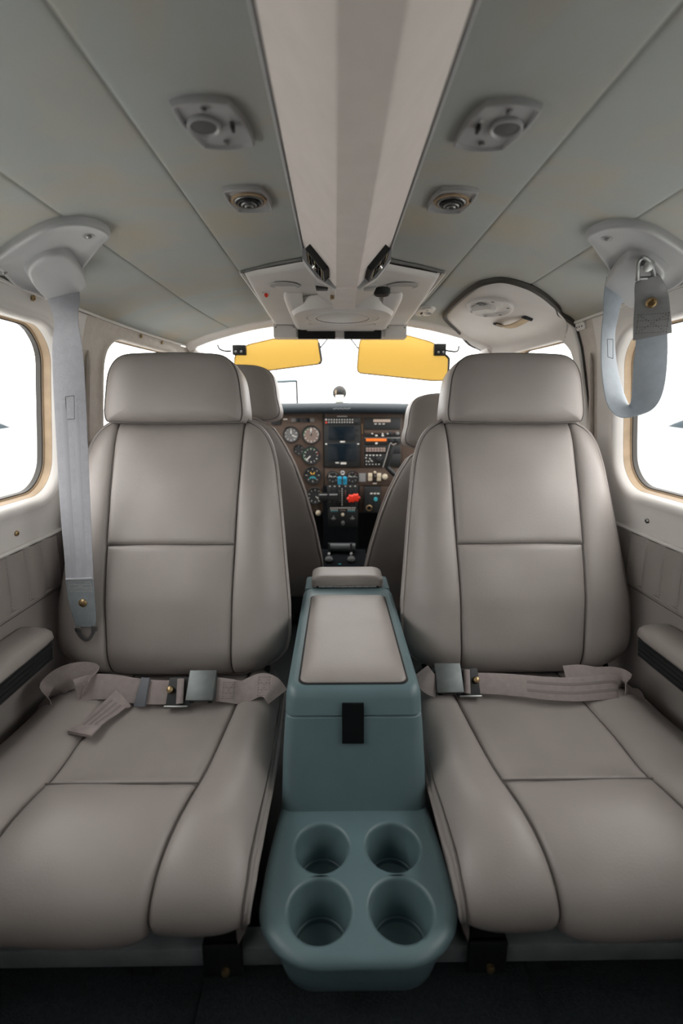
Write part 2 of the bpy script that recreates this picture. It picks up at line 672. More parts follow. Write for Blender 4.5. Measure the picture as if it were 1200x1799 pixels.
S_TOP, S_SILL, S_PIPE, S_END = s_of_x(.580) + .003, s_of_z(.525), s_of_z(.408), SL[-1]
H_LR = window_loop(.16, 1.040, .612, .957, .075)
H_RR = window_loop(.16, 1.085, .612, .957, .075)
H_LT = window_loop(-.54, -.06, .66, .955, .09)
H_LF = window_loop(1.235, 1.69, .60, .972, .085)
H_RF = window_loop(1.255, 1.66, .60, .975, .085)
WALLS = {}
for side, nm in ((-1, 'left'), (1, 'right')):
    w = struct('wall_' + nm, (side * .65, .5, 0))
    WALLS[side] = w
    rear, front = (H_LR, H_LF) if side < 0 else (H_RR, H_RF)
    ysp = 1.13 if side < 0 else 1.165
    obj('window_surround', surround(side, rear, .05, ysp, S_TOP, S_SILL), M_TRIM, w, angle=50)
    obj('window_surround', surround(side, H_LT, YR, .05, S_TOP, S_SILL), M_TRIM, w, angle=50)
    obj('window_surround', surround(side, front, ysp, YF + .02, S_TOP, S_SILL), M_TRIM_TEX, w, angle=50)
    # pillar rib between the windows
    rib = [shell(side, s_of_z(z), ysp + .02, .004) for z in lin(.93, .62, 14)]
    obj('pillar_rib', tube(rib, [.002] + [.0055] * 12 + [.002], 8), M_TRIM_TEX, w)
    obj('pillar_backing', grid(lambda u, v: shell(side, u, v, -.012), lin(S_TOP - .02, S_SILL + .02, 10), lin(ysp - .055, ysp + .06, 5)), M_TRIM_TEX, w)
    # lower lining
    obj('lower_panel', grid(lambda u, v: shell(side, u, v, .002), lin(S_PIPE, S_END, 14), lin(YR, 2.3, 30)), M_LEATHER, w)
    obj('backing_panel', grid(lambda u, v: shell(side, u, v, -.004), lin(S_SILL - .02, S_PIPE + .01, 6), lin(YR, 2.3, 30)), M_LEATHER, w)
    obj('front_side_panel', grid(lambda u, v: shell(side, u, v, 0), lin(s_of_z(.62), S_SILL + .01, 6), lin(YF, 2.5, 10)), M_TRIM, w)
    # outer skin below the windows
    obj('outer_skin', grid(lambda u, v: shell(side, u, v, -.055), lin(s_of_z(.585), S_END, 10), lin(YR, 2.6, 16)), M_WING, w)
    # sill ledge under the surround
    ys = lin(YR, 1.55, 30)
    obj('sill_edge', tube([shell(side, S_SILL - .002, y, .002) for y in ys], .005, 8), M_TRIM, w)
    # pleated pads, each stitched apart
    y = .300
    while y < 1.28:
        ya, yb = y, y + .0545
        def pad(u, v, ya=ya, yb=yb):
            tu = (u - S_SILL) / (S_PIPE - S_SILL)
            tv = (v - ya) / (yb - ya)
            d = min(v - ya, yb - v)
            return shell(side, u, v, .002 + .009 * (1 - math.exp(-d / .008)) + .002 * math.sin(math.pi * tu))
        obj('pleat', grid(pad, lin(S_SILL + .001, S_PIPE, 8), eased(ya, yb, 14)), M_LEATHER, w, angle=80)
        # dotted stitch line
        st = [box(shell(side, s, yb - .004, .0065), (.0008, .0011, .0028), 0) for s in lin(S_SILL + .008, S_PIPE - .006, 16)]
        obj('stitching', join(*st), M_THREAD_LT, w, kind='stuff')
        y += .0555
    obj('piping', tube([shell(side, S_PIPE, y, .006) for y in lin(YR, 1.6, 40)], .0042, 8), M_LEATHER, w)
    st = [box(shell(side, S_PIPE + .010, y, .0035), (.0009, .004, .0012), 0) for y in lin(.4, 1.25, 140)]
    obj('stitching', join(*st), M_THREAD, w, kind='stuff')
    # screws of the surround
    for px, py, z in ([(28, 937, .559), (57, 522, .998), (248, 577, 1.0), (284, 582, 1.0), (330, 600, 1.0)] if side < 0 else [(1138, 915, .561)]):
        q = P(px, py, x=side * .6)
        for _ in range(6):
            tgt = shell(side, s_of_z(q.z), q.y, 0)
            q = P(px, py, x=tgt.x)
        s = s_of_z(max(.53, min(.998, q.z)))
        screw(shell(side, s, q.y, .001), shell_n(side, s, q.y), .0055, w, M_BRASS if side < 0 else M_STEEL)

window(1, -1, H_LR, 'left cabin window beside the left aft seat')
window(2, -1, H_LF, 'left front window ahead of the pillar')
window(3, 1, H_RR, 'right cabin window behind the looped belt')
window(4, 1, H_RF, 'window in the right front door')

window(6, -1, H_LT, 'left rearmost cabin window')
window(7, 1, H_LT, 'right rearmost cabin window')

# rear bulkhead and firewall
obj('wall_back', box((0, YR - .02, .55), (1.45, .03, 1.25), .002), M_DARK, kind='structure')
obj('wall_front', box((0, 2.62, .30), (1.35, .03, .80), .002), M_DARK, kind='structure')

# windscreen bow, posts and pane
def bowpt(x, y=YF, dz=0.0):
    s = s_of_x(min(.58, abs(x) / taper(y)))
    p = shell(1, s, y, 0)
    return Vector((x, y, p.z + dz))


XB = .58 * taper(YF)
bow = [bowpt(x, YF - .03 * (1 - abs(x) / XB), -.004) for x in lin(-XB, XB, 41)]
rings = []
for i, p in enumerate(bow):
    rings.append([p + Vector((0, dy, dz)) for dy, dz in ((-.045, .012), (-.04, .000), (-.018, -.010), (.0, -.012), (.012, -.006), (.014, .012))])
obj('trim_5', loft(rings, closed=False), M_TRIM, kind='structure', label='white moulded bow above the windscreen')
for k, side in enumerate((-1, 1)):
    pts = catmull([bow[0 if side < 0 else -1], (side * .51, 1.9, .95), (side * .53, 2.15, .80), (side * .53, 2.35, .70)], 8)
    obj('trim_%d' % (6 + k), tube(pts, .020, 10), M_TRIM, kind='structure')
ws = struct('window_5', (0, 2.2, .8), 'wide curved windscreen above the instrument panel')


def wsp(u, v):
    a = Vector((u * XB, YF - .03 * (1 - abs(u)) + .01, bowpt(u * XB).z + .01))
    b = Vector((u * .56, 2.58 - .22 * u * u, .70))
    p = a.lerp(b, v)
    p.z += .05 * math.sin(math.pi * v)
    return p


obj('pane', grid(wsp, lin(-1, 1, 24), lin(0, 1, 14)), M_GLASS, ws)
# nose cowl outside, below the windscreen
obj('cowl', grid(lambda u, v: Vector((u * .60, 2.50 + v * 1.3 - .2 * u * u, .70 - .25 * v - .25 * u * u)), lin(-1, 1, 12), lin(0, 1, 8)), M_WING, ws)

# ------------------------------------------------------------------ outside: apron, wings and engine nacelles
obj('ground', box((0, 0, -1.0), (900, 900, .02), 0), M_GROUND, kind='structure', smooth=False)
for side, nm in ((-1, 'left'), (1, 'right')):
    w = thing('wing', 'white wing outside the %s cabin window' % nm, 'wing', (side * .8, 1.0, -.2), 'wings')

    def wsec(x, ch, y0, zt, th):
        r = []
        for k in range(20):
            a = 2 * math.pi * k / 20
            r.append(Vector((side * x, y0 + ch * .5 * math.cos(a), zt + th * math.sin(a))))
        return r
    obj('wing_panel', loft([wsec(.72, 1.6, 1.2, -.10, .10), wsec(4.2, 1.5, 1.25, .22, .08)], True, True), M_WING, w)
    obj('wing_tip', loft([wsec(4.2, 1.5, 1.25, .22, .08), wsec(5.2, 1.4, 1.30, .34, .07), wsec(5.7, .9, 1.2, .42, .03)], True, True), M_WING, w)
    ap = P(22, 752, y=2.95) if side < 0 else P(1168, 750, y=2.95)
    n_ = thing('engine_nacelle', 'engine nacelle with blue grey top seen through the %s cabin window' % nm, 'engine', (ap.x, 2.2, ap.z - .5), 'engine nacelles')

    def nsec(y, wd, h0, h1):
        return [Vector((ap.x + side * .06 + wd * math.cos(a), y, ap.z + (h1 if math.sin(a) >= 0 else h0) * math.sin(a))) for a in [2 * math.pi * k / 24 for k in range(24)]]
    obj('cowl_top', loft([nsec(y, wd, .004, h) for y, wd, h in ((2.95, .06, .01), (2.7, .15, .085), (2.35, .26, .17), (1.9, .30, .20), (1.2, .25, .12))], True, True), M_WINGTIP, n_)
    obj('cowl_lower', loft([nsec(y, wd, h, .004) for y, wd, h in ((3.0, .08, .15), (2.7, .18, .40), (2.35, .28, .46), (1.9, .31, .46), (1.2, .26, .42))], True, True), M_WING, n_)
    obj('spinner', lathe([(.10, 0), (.09, .08), (.05, .16), (.005, .2)], (ap.x + side * .06, 3.0, ap.z - .08), (0, 1, 0), 16), M_WING, n_)
# ------------------------------------------------------------------ aft-facing seats
HW = [(0, .150), (.015, .178), (.035, .205), (.065, .230), (.105, .248), (.16, .2555), (.28, .254), (.42, .246), (.56, .238), (.70, .229),
      (.82, .221), (.89, .212), (.93, .202), (.96, .190), (.98, .177), (1, .155)]
NB = Vector((0, -.955, .295)).normalized()


def spine(v):
    y = interp([(0, .955), (.1, .958), (.3, .985), (.5, 1.025), (.7, 1.068), (.85, 1.10), (1, 1.128)], v)
    return y, .215 + .552 * v


def back_pt(cx, l, v, off):
    y, z = spine(v)
    return Vector((cx + l, y, z)) + NB * off


def smooth_hw(v):
    return (interp(HW, v - .012) + interp(HW, v) + interp(HW, v + .012)) / 3 if .012 < v < .988 else interp(HW, v)


def crown(l, v):
    t = min(1.0, abs(l) / smooth_hw(v))
    e = min(1.0, abs(2 * v - 1))
    amp = interp([(0, .052), (.7, .050), (.9, .036), (1, .026)], v)
    return amp * math.sqrt(max(0, 1 - t ** 5)) * math.sqrt(max(0, 1 - e ** (14 if v < .5 else 8)))


def seam_l(v):
    return .131 + .016 * v


VS = .505


def aft_seat(side, label):
    cx = side * .3825
    t = thing('aft_facing_seat', label, 'seat', (cx, .75, .0), 'aft-facing cabin seats')
    ys = Vector((0, 0, 0))
    # ---- backrest
    ring0 = []
    vv = lin(0, 1, 70)
    for v in vv:
        ring0.append((smooth_hw(v), v))
    loop = [(l, v) for l, v in ring0] + [(-l, v) for l, v in reversed(ring0)]
    rings = []
    for sc, off in ((1.0, .004), (1.005, -.01), (1.0, -.05), (.97, -.085), (.90, -.10)):
        rings.append([back_pt(cx, l * sc, .5 + (v - .5) * (sc if sc < 1 else 1), off) for l, v in loop])
    br = obj('backrest', loft(rings, False, True), M_LEATHER, t, angle=60)

    def groove(d):
        return -.009 * math.exp(-max(d, 0) / .0032)

    def soft(l, v, k):
        # slow undulation of stuffed leather
        return .0022 * math.sin(l * 31 + side * 2 + k) * math.sin(v * 13 + k * 1.7)

    def cen(v0, v1, e0, e1, k):
        def f(u, v):
            vq = v0 + (v1 - v0) * v
            L = seam_l(vq)
            l = -L + 2 * L * u
            d = min(L - abs(l), (vq - v0) * .56 if e0 else 9, (v1 - vq) * .56 if e1 else 9)
            puff = .006 * math.sin(math.pi * u) ** .5 if 0 < u < 1 else 0
            return back_pt(cx, l, vq, crown(l, vq) + groove(d) + soft(l, vq, k) + puff)
        return grid(f, eased(0, 1, 34, .95), eased(0, 1, 30, .95))
    obj('back_panel', cen(VS, 1, True, False, 1), M_LEATHER, br, angle=89)
    obj('back_panel', cen(0, VS, False, True, 2), M_LEATHER, br, angle=89)
    for sg in (-1, 1):
        def bol(u, v):
            L0, L1 = seam_l(v), max(seam_l(v) + .004, smooth_hw(v))
            l = L0 + (L1 - L0) * u
            puff = .010 * math.sin(math.pi * u) * min(1, (L1 - L0) / .08)
            return back_pt(cx, sg * l, v, crown(l, v) + groove((l - L0)) + soft(l, v, 3 + sg) + puff)
        obj('side_bolster', grid(bol, eased(0, 1, 26, .9), eased(0, 1, 60, .6)), M_LEATHER, br, angle=89)
    for sg in (-1, 1):
        obj('seam_thread', tube([back_pt(cx, sg * seam_l(v), v, crown(seam_l(v), v) - .0068) for v in lin(.01, .99, 50)], .0014, 5), M_THREAD, br)
    obj('seam_thread', tube([back_pt(cx, l, VS, crown(l, VS) - .0028) for l in lin(-seam_l(VS), seam_l(VS), 30)], .0014, 5), M_THREAD, br)
    pp = [back_pt(cx, l, v, .004) for l, v in loop]
    obj('piping', tube(pp, .0052, 8, True), M_LEATHER, br)
    obj('seam_thread', tube([back_pt(cx, l * .985, .5 + (v - .5) * .992, .0085) for l, v in loop], .0016, 5, True), M_THREAD, br)
    # ---- headrest
    hy, hz = 1.083, .772
    n = Vector((0, -.985, .17)).normalized()
    a, b, n = frame(n)
    if a.x < 0:
        a, b = -a, -b
    def hloop(k):
        pts = [(-.158, .004), (-.156, .06), (-.146, .112), (-.118, .142), (-.06, .148), (0, .149), (.06, .148), (.118, .142), (.146, .112), (.156, .06), (.158, .004), (.13, -.004), (0, -.006), (-.13, -.004)]
        return [(p.x * k, p.y) for p in catmull([(x, y, 0) for x, y in pts], 5, True)]
    hc = Vector((side * .389, hy, hz))
    hl = hloop(.965)
    HR = obj('headrest', pillow(hl, hc, a, b, n, .022, p=7, steps=14), M_LEATHER, t, angle=70)
    rings = []
    for k, d in ((.965, 0), (1.0, -.012), (1.015, -.04), (1.01, -.085), (.93, -.115), (.75, -.125)):
        rings.append([hc + a * (x / .965 * k) + b * (.07 + (y - .07) * min(1, k + .02)) + n * d for x, y in hl])
    obj('headrest_side', loft(rings, False, True), M_LEATHER, HR, angle=70)
    for off, r, m in ((.0015, .0016, M_THREAD), (-.006, .0012, M_THREAD_LT)):
        obj('seam_thread', tube([hc + a * x * (1.004 if off > 0 else 1.012) + b * y + n * off for x, y in hl], r, 5, True), m, HR)
    for sx in (-.06, .06):
        obj('headrest_post', tube([hc + a * sx - n * .05 + Vector((0, 0, -.05)), hc + a * sx - n * .05 + Vector((0, 0, .03))], .006, 8), M_STEEL, t)
    # ---- cushion
    prof = catmull([(0, 1.005, .205), (0, .95, .218), (0, .86, .226), (0, .74, .230), (0, .65, .236), (0, .585, .247), (0, .525, .252),
                    (0, .480, .243), (0, .450, .218), (0, .442, .190), (0, .451, .165), (0, .475, .148), (0, .51, .140)], 8)
    cum = [0.0]
    for p, q in zip(prof, prof[1:]):
        cum.append(cum[-1] + (q - p).length)
    TOT = cum[-1]
    tabY = [(c, p.y) for c, p in zip(cum, prof)]
    tabZ = [(c, p.z) for c, p in zip(cum, prof)]

    def cpt(q):
        y, z = interp(tabY, q), interp(tabZ, q)
        y0, z0 = interp(tabY, max(0, q - .012)), interp(tabZ, max(0, q - .012))
        y1, z1 = interp(tabY, min(TOT, q + .012)), interp(tabZ, min(TOT, q + .012))
        ty, tz = y1 - y0, z1 - z0
        L = math.hypot(ty, tz)
        return Vector((0, y, z)), Vector((0, tz / L, -ty / L))
    QS = interp([(-p.y, c) for c, p in zip(cum, prof)][:50], -.605)

    def chw(q):
        return interp([(0, .225), (.08, .245), (.3, .252), (.45, .253), (.55, .253), (.59, .250), (.63, .246), (.66, .240), (.70, .230)], q)

    def seam_in(q):
        return interp([(0, .168), (.2, .160), (.4, .150), (.5, .140), (.6, .130), (.72, .128)], q)      # inboard seam, from the seat centre

    def seam_out(q):
        return interp([(0, .095), (.3, .090), (.4, .080), (.5, .085), (.72, .095)], q)
    inb = -side      # inboard direction in x

    def cush(l, q, off):
        p, nn = cpt(q)
        hw = chw(q)
        t_ = min(1, abs(l) / hw)
        drop = interp([(0, .045), (.48, .045), (.58, .022), (.64, .008), (.7, .004)], q) * (1 - math.sqrt(max(0, 1 - t_ ** 7)))
        p = p + nn * (off - drop)
        p.x = cx + inb * l
        return p

    def cgroove(d):
        return -.009 * math.exp(-max(d, 0) / .0034)

    def ins(q0, q1, e0, e1, lift, k):
        def f(u, v):
            q = q0 + (q1 - q0) * v
            l0, l1 = -seam_out(q), seam_in(q)
            l = l0 + (l1 - l0) * u
            d = min(l - l0, l1 - l, (q - q0) if e0 else 9, (q1 - q) if e1 else 9)
            wr = .0030 * math.exp(-((1 - v) if e1 else 2) * 8) * max(0, math.sin(u * 34 + k)) * (1 if u < .25 or u > .7 else .2)
            return cush(l, q, cgroove(d) + lift * (1 - math.exp(-max(0, d) / .03)) + wr + .0025 * math.sin(l * 25 + k) * math.sin(q * 17))
        return grid(f, eased(0, 1, 34, .95), eased(0, 1, 44, .95))
    sc = obj('seat_cushion', grid(lambda u, v: cush((2 * u - 1) * chw(v * TOT) * .98, v * TOT, -.02), lin(0, 1, 24), lin(0, 1, 40)), M_LEATHER, t, angle=80)
    obj('seat_panel', ins(0, QS, False, True, -.008, 1), M_LEATHER, sc, angle=89)
    obj('seat_panel', ins(QS, TOT, True, False, .015, 2), M_LEATHER, sc, angle=89)
    for which in (0, 1):
        def bol(u, v):
            q = v * TOT
            L0 = seam_in(q) if which == 0 else seam_out(q)
            L1 = max(L0 + .01, chw(q))
            l = L0 + (L1 - L0) * u
            off = cgroove(l - L0) + interp([(0, .012), (.45, .013), (.58, .006), (.7, .003)], q) * math.sin(math.pi * min(1, u * 1.05)) ** .7 if u * 1.05 < 1 else cgroove(l - L0)
            return cush(l if which == 0 else -l, q, off + .0016 * math.sin(q * 29 + which) * math.sin(u * 5))
        obj('seat_bolster', grid(bol, eased(0, 1, 26, .85), lin(0, 1, 60)), M_LEATHER, sc, angle=89)
    obj('seam_thread', tube([cush(-seam_out(QS) + (seam_in(QS) + seam_out(QS)) * u_, QS + .0015, .0004) for u_ in lin(0, 1, 30)], .0016, 5), M_THREAD, sc)
    for ff in (seam_in, lambda q: -seam_out(q)):
        obj('seam_thread', tube([cush(ff(q), q, -.0062) for q in lin(.03, TOT, 60)], .0014, 5), M_THREAD, sc)
    for sg in (-1, 1):
        qs = lin(.02, TOT - .02, 60)
        edge = [cush(sg * chw(q), q, 0) for q in qs]
        obj('piping', tube(edge, .0048, 8), M_LEATHER, sc)
        obj('seam_thread', tube([cush(sg * chw(q) * .984, q, .004) for q in qs], .0014, 5), M_THREAD, sc)
        low = []
        for e in edge:
            low.append(Vector((e.x - sg * inb * .02, .74 + (e.y - .74) * .90, max(.095, e.z - .12))))
        obj('cushion_side', loft([edge, [e.lerp(f, .5) + Vector((sg * inb * .004, 0, 0)) for e, f in zip(edge, low)], low], closed=False), M_LEATHER, sc, angle=70)
    # ---- frame
    fr = obj('seat_frame', box((cx, .77, .085), (.40, .42, .04), .006), M_DARK, t)
    for sx in (-1, 1):
        obj('hinge_bracket', box((cx + sx * .185, .985, .205), (.022, .07, .085), .004), M_DARK, t)
        obj('hinge_lever', tube([(cx + sx * .205, .935, .215), (cx + sx * .205, .955, .235), (cx + sx * .205, .985, .245)], .006, 8), M_BLACK, t)
        for yy in (.60, .92):
            obj('leg', box((cx + sx * .17, yy, .030), (.035, .05, .06), .004), M_DARK, t)
    return t


aft_seat(-1, 'grey leather aft-facing seat left of the console, by the straight hanging belt')
aft_seat(1, 'grey leather aft-facing seat right of the console, by the looped hanging belt')


# ------------------------------------------------------------------ the two front seats, seen from behind
def front_seat(side, dz, label, recl):
    cx = side * .335
    t = thing('front_seat', label, 'seat', (cx, 1.75, 0), 'front pilot seats')
    nb = Vector((0, -.97, .2)).normalized()
    W = [(0, .258), (.1, .268), (.25, .260), (.45, .239), (.65, .208), (.78, .180), (.88, .150), (.95, .122), (1, .07)]

    def bp(l, v, off):
        return Vector((cx + l, 1.50 - .05 * math.sin(v * 2.2) + recl * (1 - v), .130 + dz + .636 * v)) + nb * off
    vv = lin(0, 1, 40)
    loop = [(interp(W, v), v) for v in vv] + [(-interp(W, v), v) for v in reversed(vv)]
    rings = []
    for sc, off in ((1.0, .0), (1.0, -.06), (.98, -.10), (.88, -.125), (.5, -.13)):
        rings.append([bp(l * sc, .5 + (v - .5) * sc, off) for l, v in loop])
    br = obj('backrest', loft(rings, False, True), M_LEATHER, t, angle=60)

    def fb(u, v):
        w = interp(W, v)
        l = (2 * u - 1) * w
        e = abs(2 * v - 1)
        return bp(l, v, .032 * math.sqrt(max(0, 1 - abs(2 * u - 1) ** 4)) * math.sqrt(max(0, 1 - e ** 10)) + .003 * math.sin(v * 34) * math.sin(u * 7) * (1 - v))
    obj('back_cover', grid(fb, eased(0, 1, 36), eased(0, 1, 40)), M_LEATHER, br, angle=80)
    obj('piping', tube([bp(l, v, .002) for l, v in loop], .0046, 8, True), M_LEATHER, br)
    obj('seam_thread', tube([bp(l * .985, .5 + (v - .5) * .99, .007) for l, v in loop], .0014, 5, True), M_THREAD, br)
    obj('piping', tube([bp(l * .99, v, -.10) for l, v in loop], .0042, 8, True), M_LEATHER, br)
    # headrest
    hl = [(p.x, p.y) for p in catmull([(-.128, 0, 0), (-.130, .066, 0), (-.117, .128, 0), (-.078, .153, 0), (0, .158, 0), (.078, .153, 0), (.117, .128, 0), (.130, .066, 0), (.128, 0, 0), (0, -.008, 0)], 6, True)]
    hc = Vector((cx, 1.478, .769 + dz))
    a, b, n = Vector((1, 0, 0)), Vector((0, .1, 1)).normalized(), Vector((0, -1, .1)).normalized()
    HR = obj('headrest', pillow(hl, hc, a, b, n, .02, p=6, steps=10), M_LEATHER, t, angle=70)
    rings = [[hc + a * x * k + b * (.07 + (y - .07) * k) + n * d for x, y in hl] for k, d in ((1, 0), (1.03, -.02), (1.03, -.07), (.95, -.10), (.7, -.11))]
    obj('headrest_side', loft(rings, False, True), M_LEATHER, HR, angle=70)
    obj('seam_thread', tube([hc + a * x * 1.004 + b * y + n * .001 for x, y in hl], .0014, 5, True), M_THREAD, HR)
    for sx in (-.05, .05):
        obj('headrest_post', tube([hc + a * sx - n * .05 + Vector((0, 0, -.06)), hc + a * sx - n * .05 + Vector((0, 0, .03))], .006, 8), M_STEEL, t)
    obj('seat_cushion', box((cx, 1.82, .215 + dz * .5), (.38, .46, .13), .045, seg=5), M_LEATHER, t)
    obj('seat_frame', box((cx, 1.80, .10), (.38, .40, .09), .01), M_DARK, t)
    for sx in (-1, 1):
        for yy in (1.66, 1.95):
            obj('leg', box((cx + sx * .17, yy, .03), (.03, .05, .06), .004), M_DARK, t)
    return t


front_seat(-1, .0, 'grey leather front seat left of the centre pedestal, taller headrest', .10)
front_seat(1, -.084, 'grey leather front seat right of the centre pedestal, lower headrest', .10)
# ------------------------------------------------------------------ centre console
CX = .006
con = thing('centre_console', 'teal grey plastic console box with padded lid and four cup holders', 'console', (CX, .75, 0))


def ring_rr(cx, y0, y1, hw, z, r, n=6, hw1=None):
    """rounded rectangle in plan, hw at y0 and hw1 at y1"""
    hw1 = hw if hw1 is None else hw1
    out = []
    for x, y in rrect(2 * hw, y1 - y0, r, n):
        t = (y + (y1 - y0) / 2) / (y1 - y0)
        k = (hw + (hw1 - hw) * t) / hw
        out.append(Vector((cx + x * k, y + (y0 + y1) / 2, z)))
    return out


# box body: front face leans back
YB = 1.185
rings = []
for z, y0, hw, r in ((.012, .598, .115, .018), (.165, .622, .1175, .018), (.24, .640, .116, .020), (.300, .657, .113, .020), (.3115, .660, .1115, .018), (.3135, .663, .108, .014)):
    rings.append(ring_rr(CX, y0, YB, hw, z, r))
body = obj('box_body', loft(rings, True, True), M_CONSOLE, con, angle=40)
rings = []
for z, y0, hw, r in ((.3145, .664, .107, .014), (.3165, .661, .1115, .018), (.340, .668, .1110, .020), (.351, .672, .1085, .020), (.3565, .680, .103, .016), (.3575, .688, .0975, .012)):
    rings.append(ring_rr(CX, y0, 1.098, hw, z, r))
lid = obj('lid', loft(rings, True, True), M_CONSOLE, con, angle=40)
# padded insert of the lid in a shallow frame groove
hwf, hwb = .0885, .086
pad = [(x * (hwf + (hwb - hwf) * ((y + .18) / .36)) / .085, y) for x, y in dense(rrect(.17, .362, .014, 6))]
obj('lid_groove', slab([(x * 1.035, y * 1.02) for x, y in pad], (CX, .868, .3570), (1, 0, 0), (0, 1, 0), (0, 0, 1), [(0, 0), (0, .0012), (.0008, .0016)]), M_BLACK, lid)
obj('lid_pad', pillow(pad, (CX, .868, .358), (1, 0, 0), (0, 1, 0), (0, 0, 1), .011, p=9, steps=14, skirt=.002), M_LEATHER, lid, angle=70)
# hinge and the small rear pad
hin = obj('hinge', join(*[tube([(CX - .072 + i * .0182, 1.102, .3605), (CX - .072 + i * .0182 + .0172, 1.102, .3605)], .0040, 8) for i in range(8)]), M_STEEL, con)
obj('hinge_pin', tube([(CX - .078, 1.102, .3605), (CX + .078, 1.102, .3605)], .0022, 8), M_DARK, hin)
rp = rrect(.182, .085, .014, 6)
obj('rear_lid', box((CX, 1.150, .334), (.216, .088, .044), .008), M_CONSOLE, con)
obj('rear_pad', pillow(rp, (CX, 1.150, .372), (1, 0, 0), (0, 1, 0), (0, 0, 1), .014, p=8, steps=10, skirt=.016), M_LEATHER, con, angle=70)
# strap of hook tape holding the lid
q0, q1 = P(601, 1242, y=.655), P(640, 1312, y=.640)
mid = (q0 + q1) / 2
nf = Vector((0, -.97, .26)).normalized()
fa, fb_, fn = frame(nf)
if fa.x < 0:
    fa, fb_ = -fa, -fb_
sh = (q0.z - q1.z) / .97
sm = Vector((mid.x, interp([(.165, .622), (.24, .640), (.30, .657), (.34, .668)], mid.z) - .001, mid.z))
obj('closing_strap', slab(rrect(q1.x - q0.x, sh, .0012, 2), sm, fa, fb_, fn, [(0, -.002), (0, .0035), (.0008, .0045)]), M_BLACKVEL, con, label='black hook tape strap')

# cup tray
TZ = .170
def tray_loop(ins):
    pts = []
    yb, yf = .640, .414 + ins
    hb, hf = .119 - ins, .1300 - ins
    r = .075 - ins * .5
    pts.append((hb, yb))
    for t in lin(0, 1, 8)[1:]:
        y = yb + (yf + r - yb) * t
        pts.append((hb + (hf - hb) * math.sin(t * math.pi / 2), y))
    for k in range(1, 13):
        a = math.radians(90 * k / 12)
        pts.append((hf - r + r * math.cos(a), yf + r * .85 - r * .85 * math.sin(a) + r * .15 * (1 - k / 12)))
    full = [(CX + x, y) for x, y in pts] + [(CX - x, y) for x, y in reversed(pts)]
    return full


cups = [(-.0445, .562, .0385), (.0605, .562, .0385), (-.0445, .4745, .0400), (.0605, .4745, .0400)]
xs, ysplit = CX, .517
inner = tray_loop(.014)


def hit(c, d):
    best = 9.0
    for i in range(len(inner)):
        p, q = inner[i], inner[(i + 1) % len(inner)]
        ex, ey = q[0] - p[0], q[1] - p[1]
        den = d[0] * ey - d[1] * ex
        if abs(den) < 1e-12:
            continue
        t = ((p[0] - c[0]) * ey - (p[1] - c[1]) * ex) / den
        u = ((p[0] - c[0]) * d[1] - (p[1] - c[1]) * d[0]) / den
        if t > 0 and -1e-6 <= u <= 1 + 1e-6:
            best = min(best, t)
    for val, k in ((xs, 0), (ysplit, 1)):
        if abs(d[k]) > 1e-9:
            t = (val - c[k]) / d[k]
            if t > 0:
                best = min(best, t)
    return best


tops, N = [], 180
for cx_, cy_, r_ in cups:
    rr_ = [[], [], []]
    for k in range(N):
        a = 2 * math.pi * k / N
        d = (math.cos(a), math.sin(a))
        T = hit((cx_, cy_), d)
        for j, rad in enumerate((r_ + .0045, r_ + .0045 + (T - r_ - .0045) * .5, T)):
            rr_[j].append(Vector((cx_ + d[0] * rad, cy_ + d[1] * rad, TZ)))
    tops.append(loft(rr_))
rim = loft([[Vector((x, y, z)) for x, y in tray_loop(i)] for i, z in
            ((.014, TZ), (.009, TZ - .0006), (.004, TZ - .003), (.001, TZ - .007), (0, TZ - .011), (.001, TZ - .015), (.004, TZ - .018), (.012, TZ - .020))])
tray = obj('cup_tray', join(rim, *tops), M_CONSOLE, con, angle=50)
for cx_, cy_, r_ in cups:
    prof = [(r_ + .0048, TZ), (r_ + .0025, TZ - .0008), (r_ + .0006, TZ - .003), (r_, TZ - .008), (r_ - .002, TZ - .055), (r_ - .0035, TZ - .057), (r_ - .004, TZ - .062), (r_ - .0055, TZ - .063), (r_ - .0065, TZ - .069), (r_ - .010, TZ - .070), (.001, TZ - .070)]
    obj('cup_holder', lathe([(r, z) for r, z in prof], (cx_, cy_, 0), (0, 0, 1), 48, False, True), M_CONSOLE, tray, angle=35)
# tub below the tray
tub = []
for z, y0, hw, r in ((TZ - .017, .428, .112, .050), (TZ - .05, .431, .109, .050), (TZ - .080, .437, .103, .048), (TZ - .092, .445, .095, .045), (TZ - .097, .458, .080, .04)):
    tub.append(ring_rr(CX, y0, .60, hw, z, r, 8))
obj('tray_tub', loft(tub, False, True), M_CONSOLE, con, angle=50)

# cross beam on the floor and its brackets
bm_ = thing('seat_rail_beam', 'grey metal cross beam under both aft-facing seats', 'beam', (0, .515, .0))
obj('beam', box((0, .515, .052), (1.27, .03, .031), .003), M_RAIL, bm_)
for x in (-.6, -.3, .3, .6):
    obj('foot', box((x, .52, .020), (.03, .02, .034), .002), M_DARK, bm_)
for side in (-1, 1):
    bx_ = side * .182 + .003
    b = thing('rail_bracket', 'black metal bracket on the cross beam just %s of the cup holder tray' % ('left' if side < 0 else 'right'), 'bracket', (bx_, .49, .032), 'black rail brackets')
    obj('bracket_body', box((bx_, .494, .060), (.054, .010, .056), .003), M_BLACK, b)
    obj('bracket_top', box((bx_, .518, .084), (.054, .056, .008), .003), M_BLACK, b)
    obj('bolt', lathe([(.006, 0), (.006, .004), (.003, .006)], (bx_ + .004, .489, .045), (0, -1, 0), 8), M_BRASS, b)

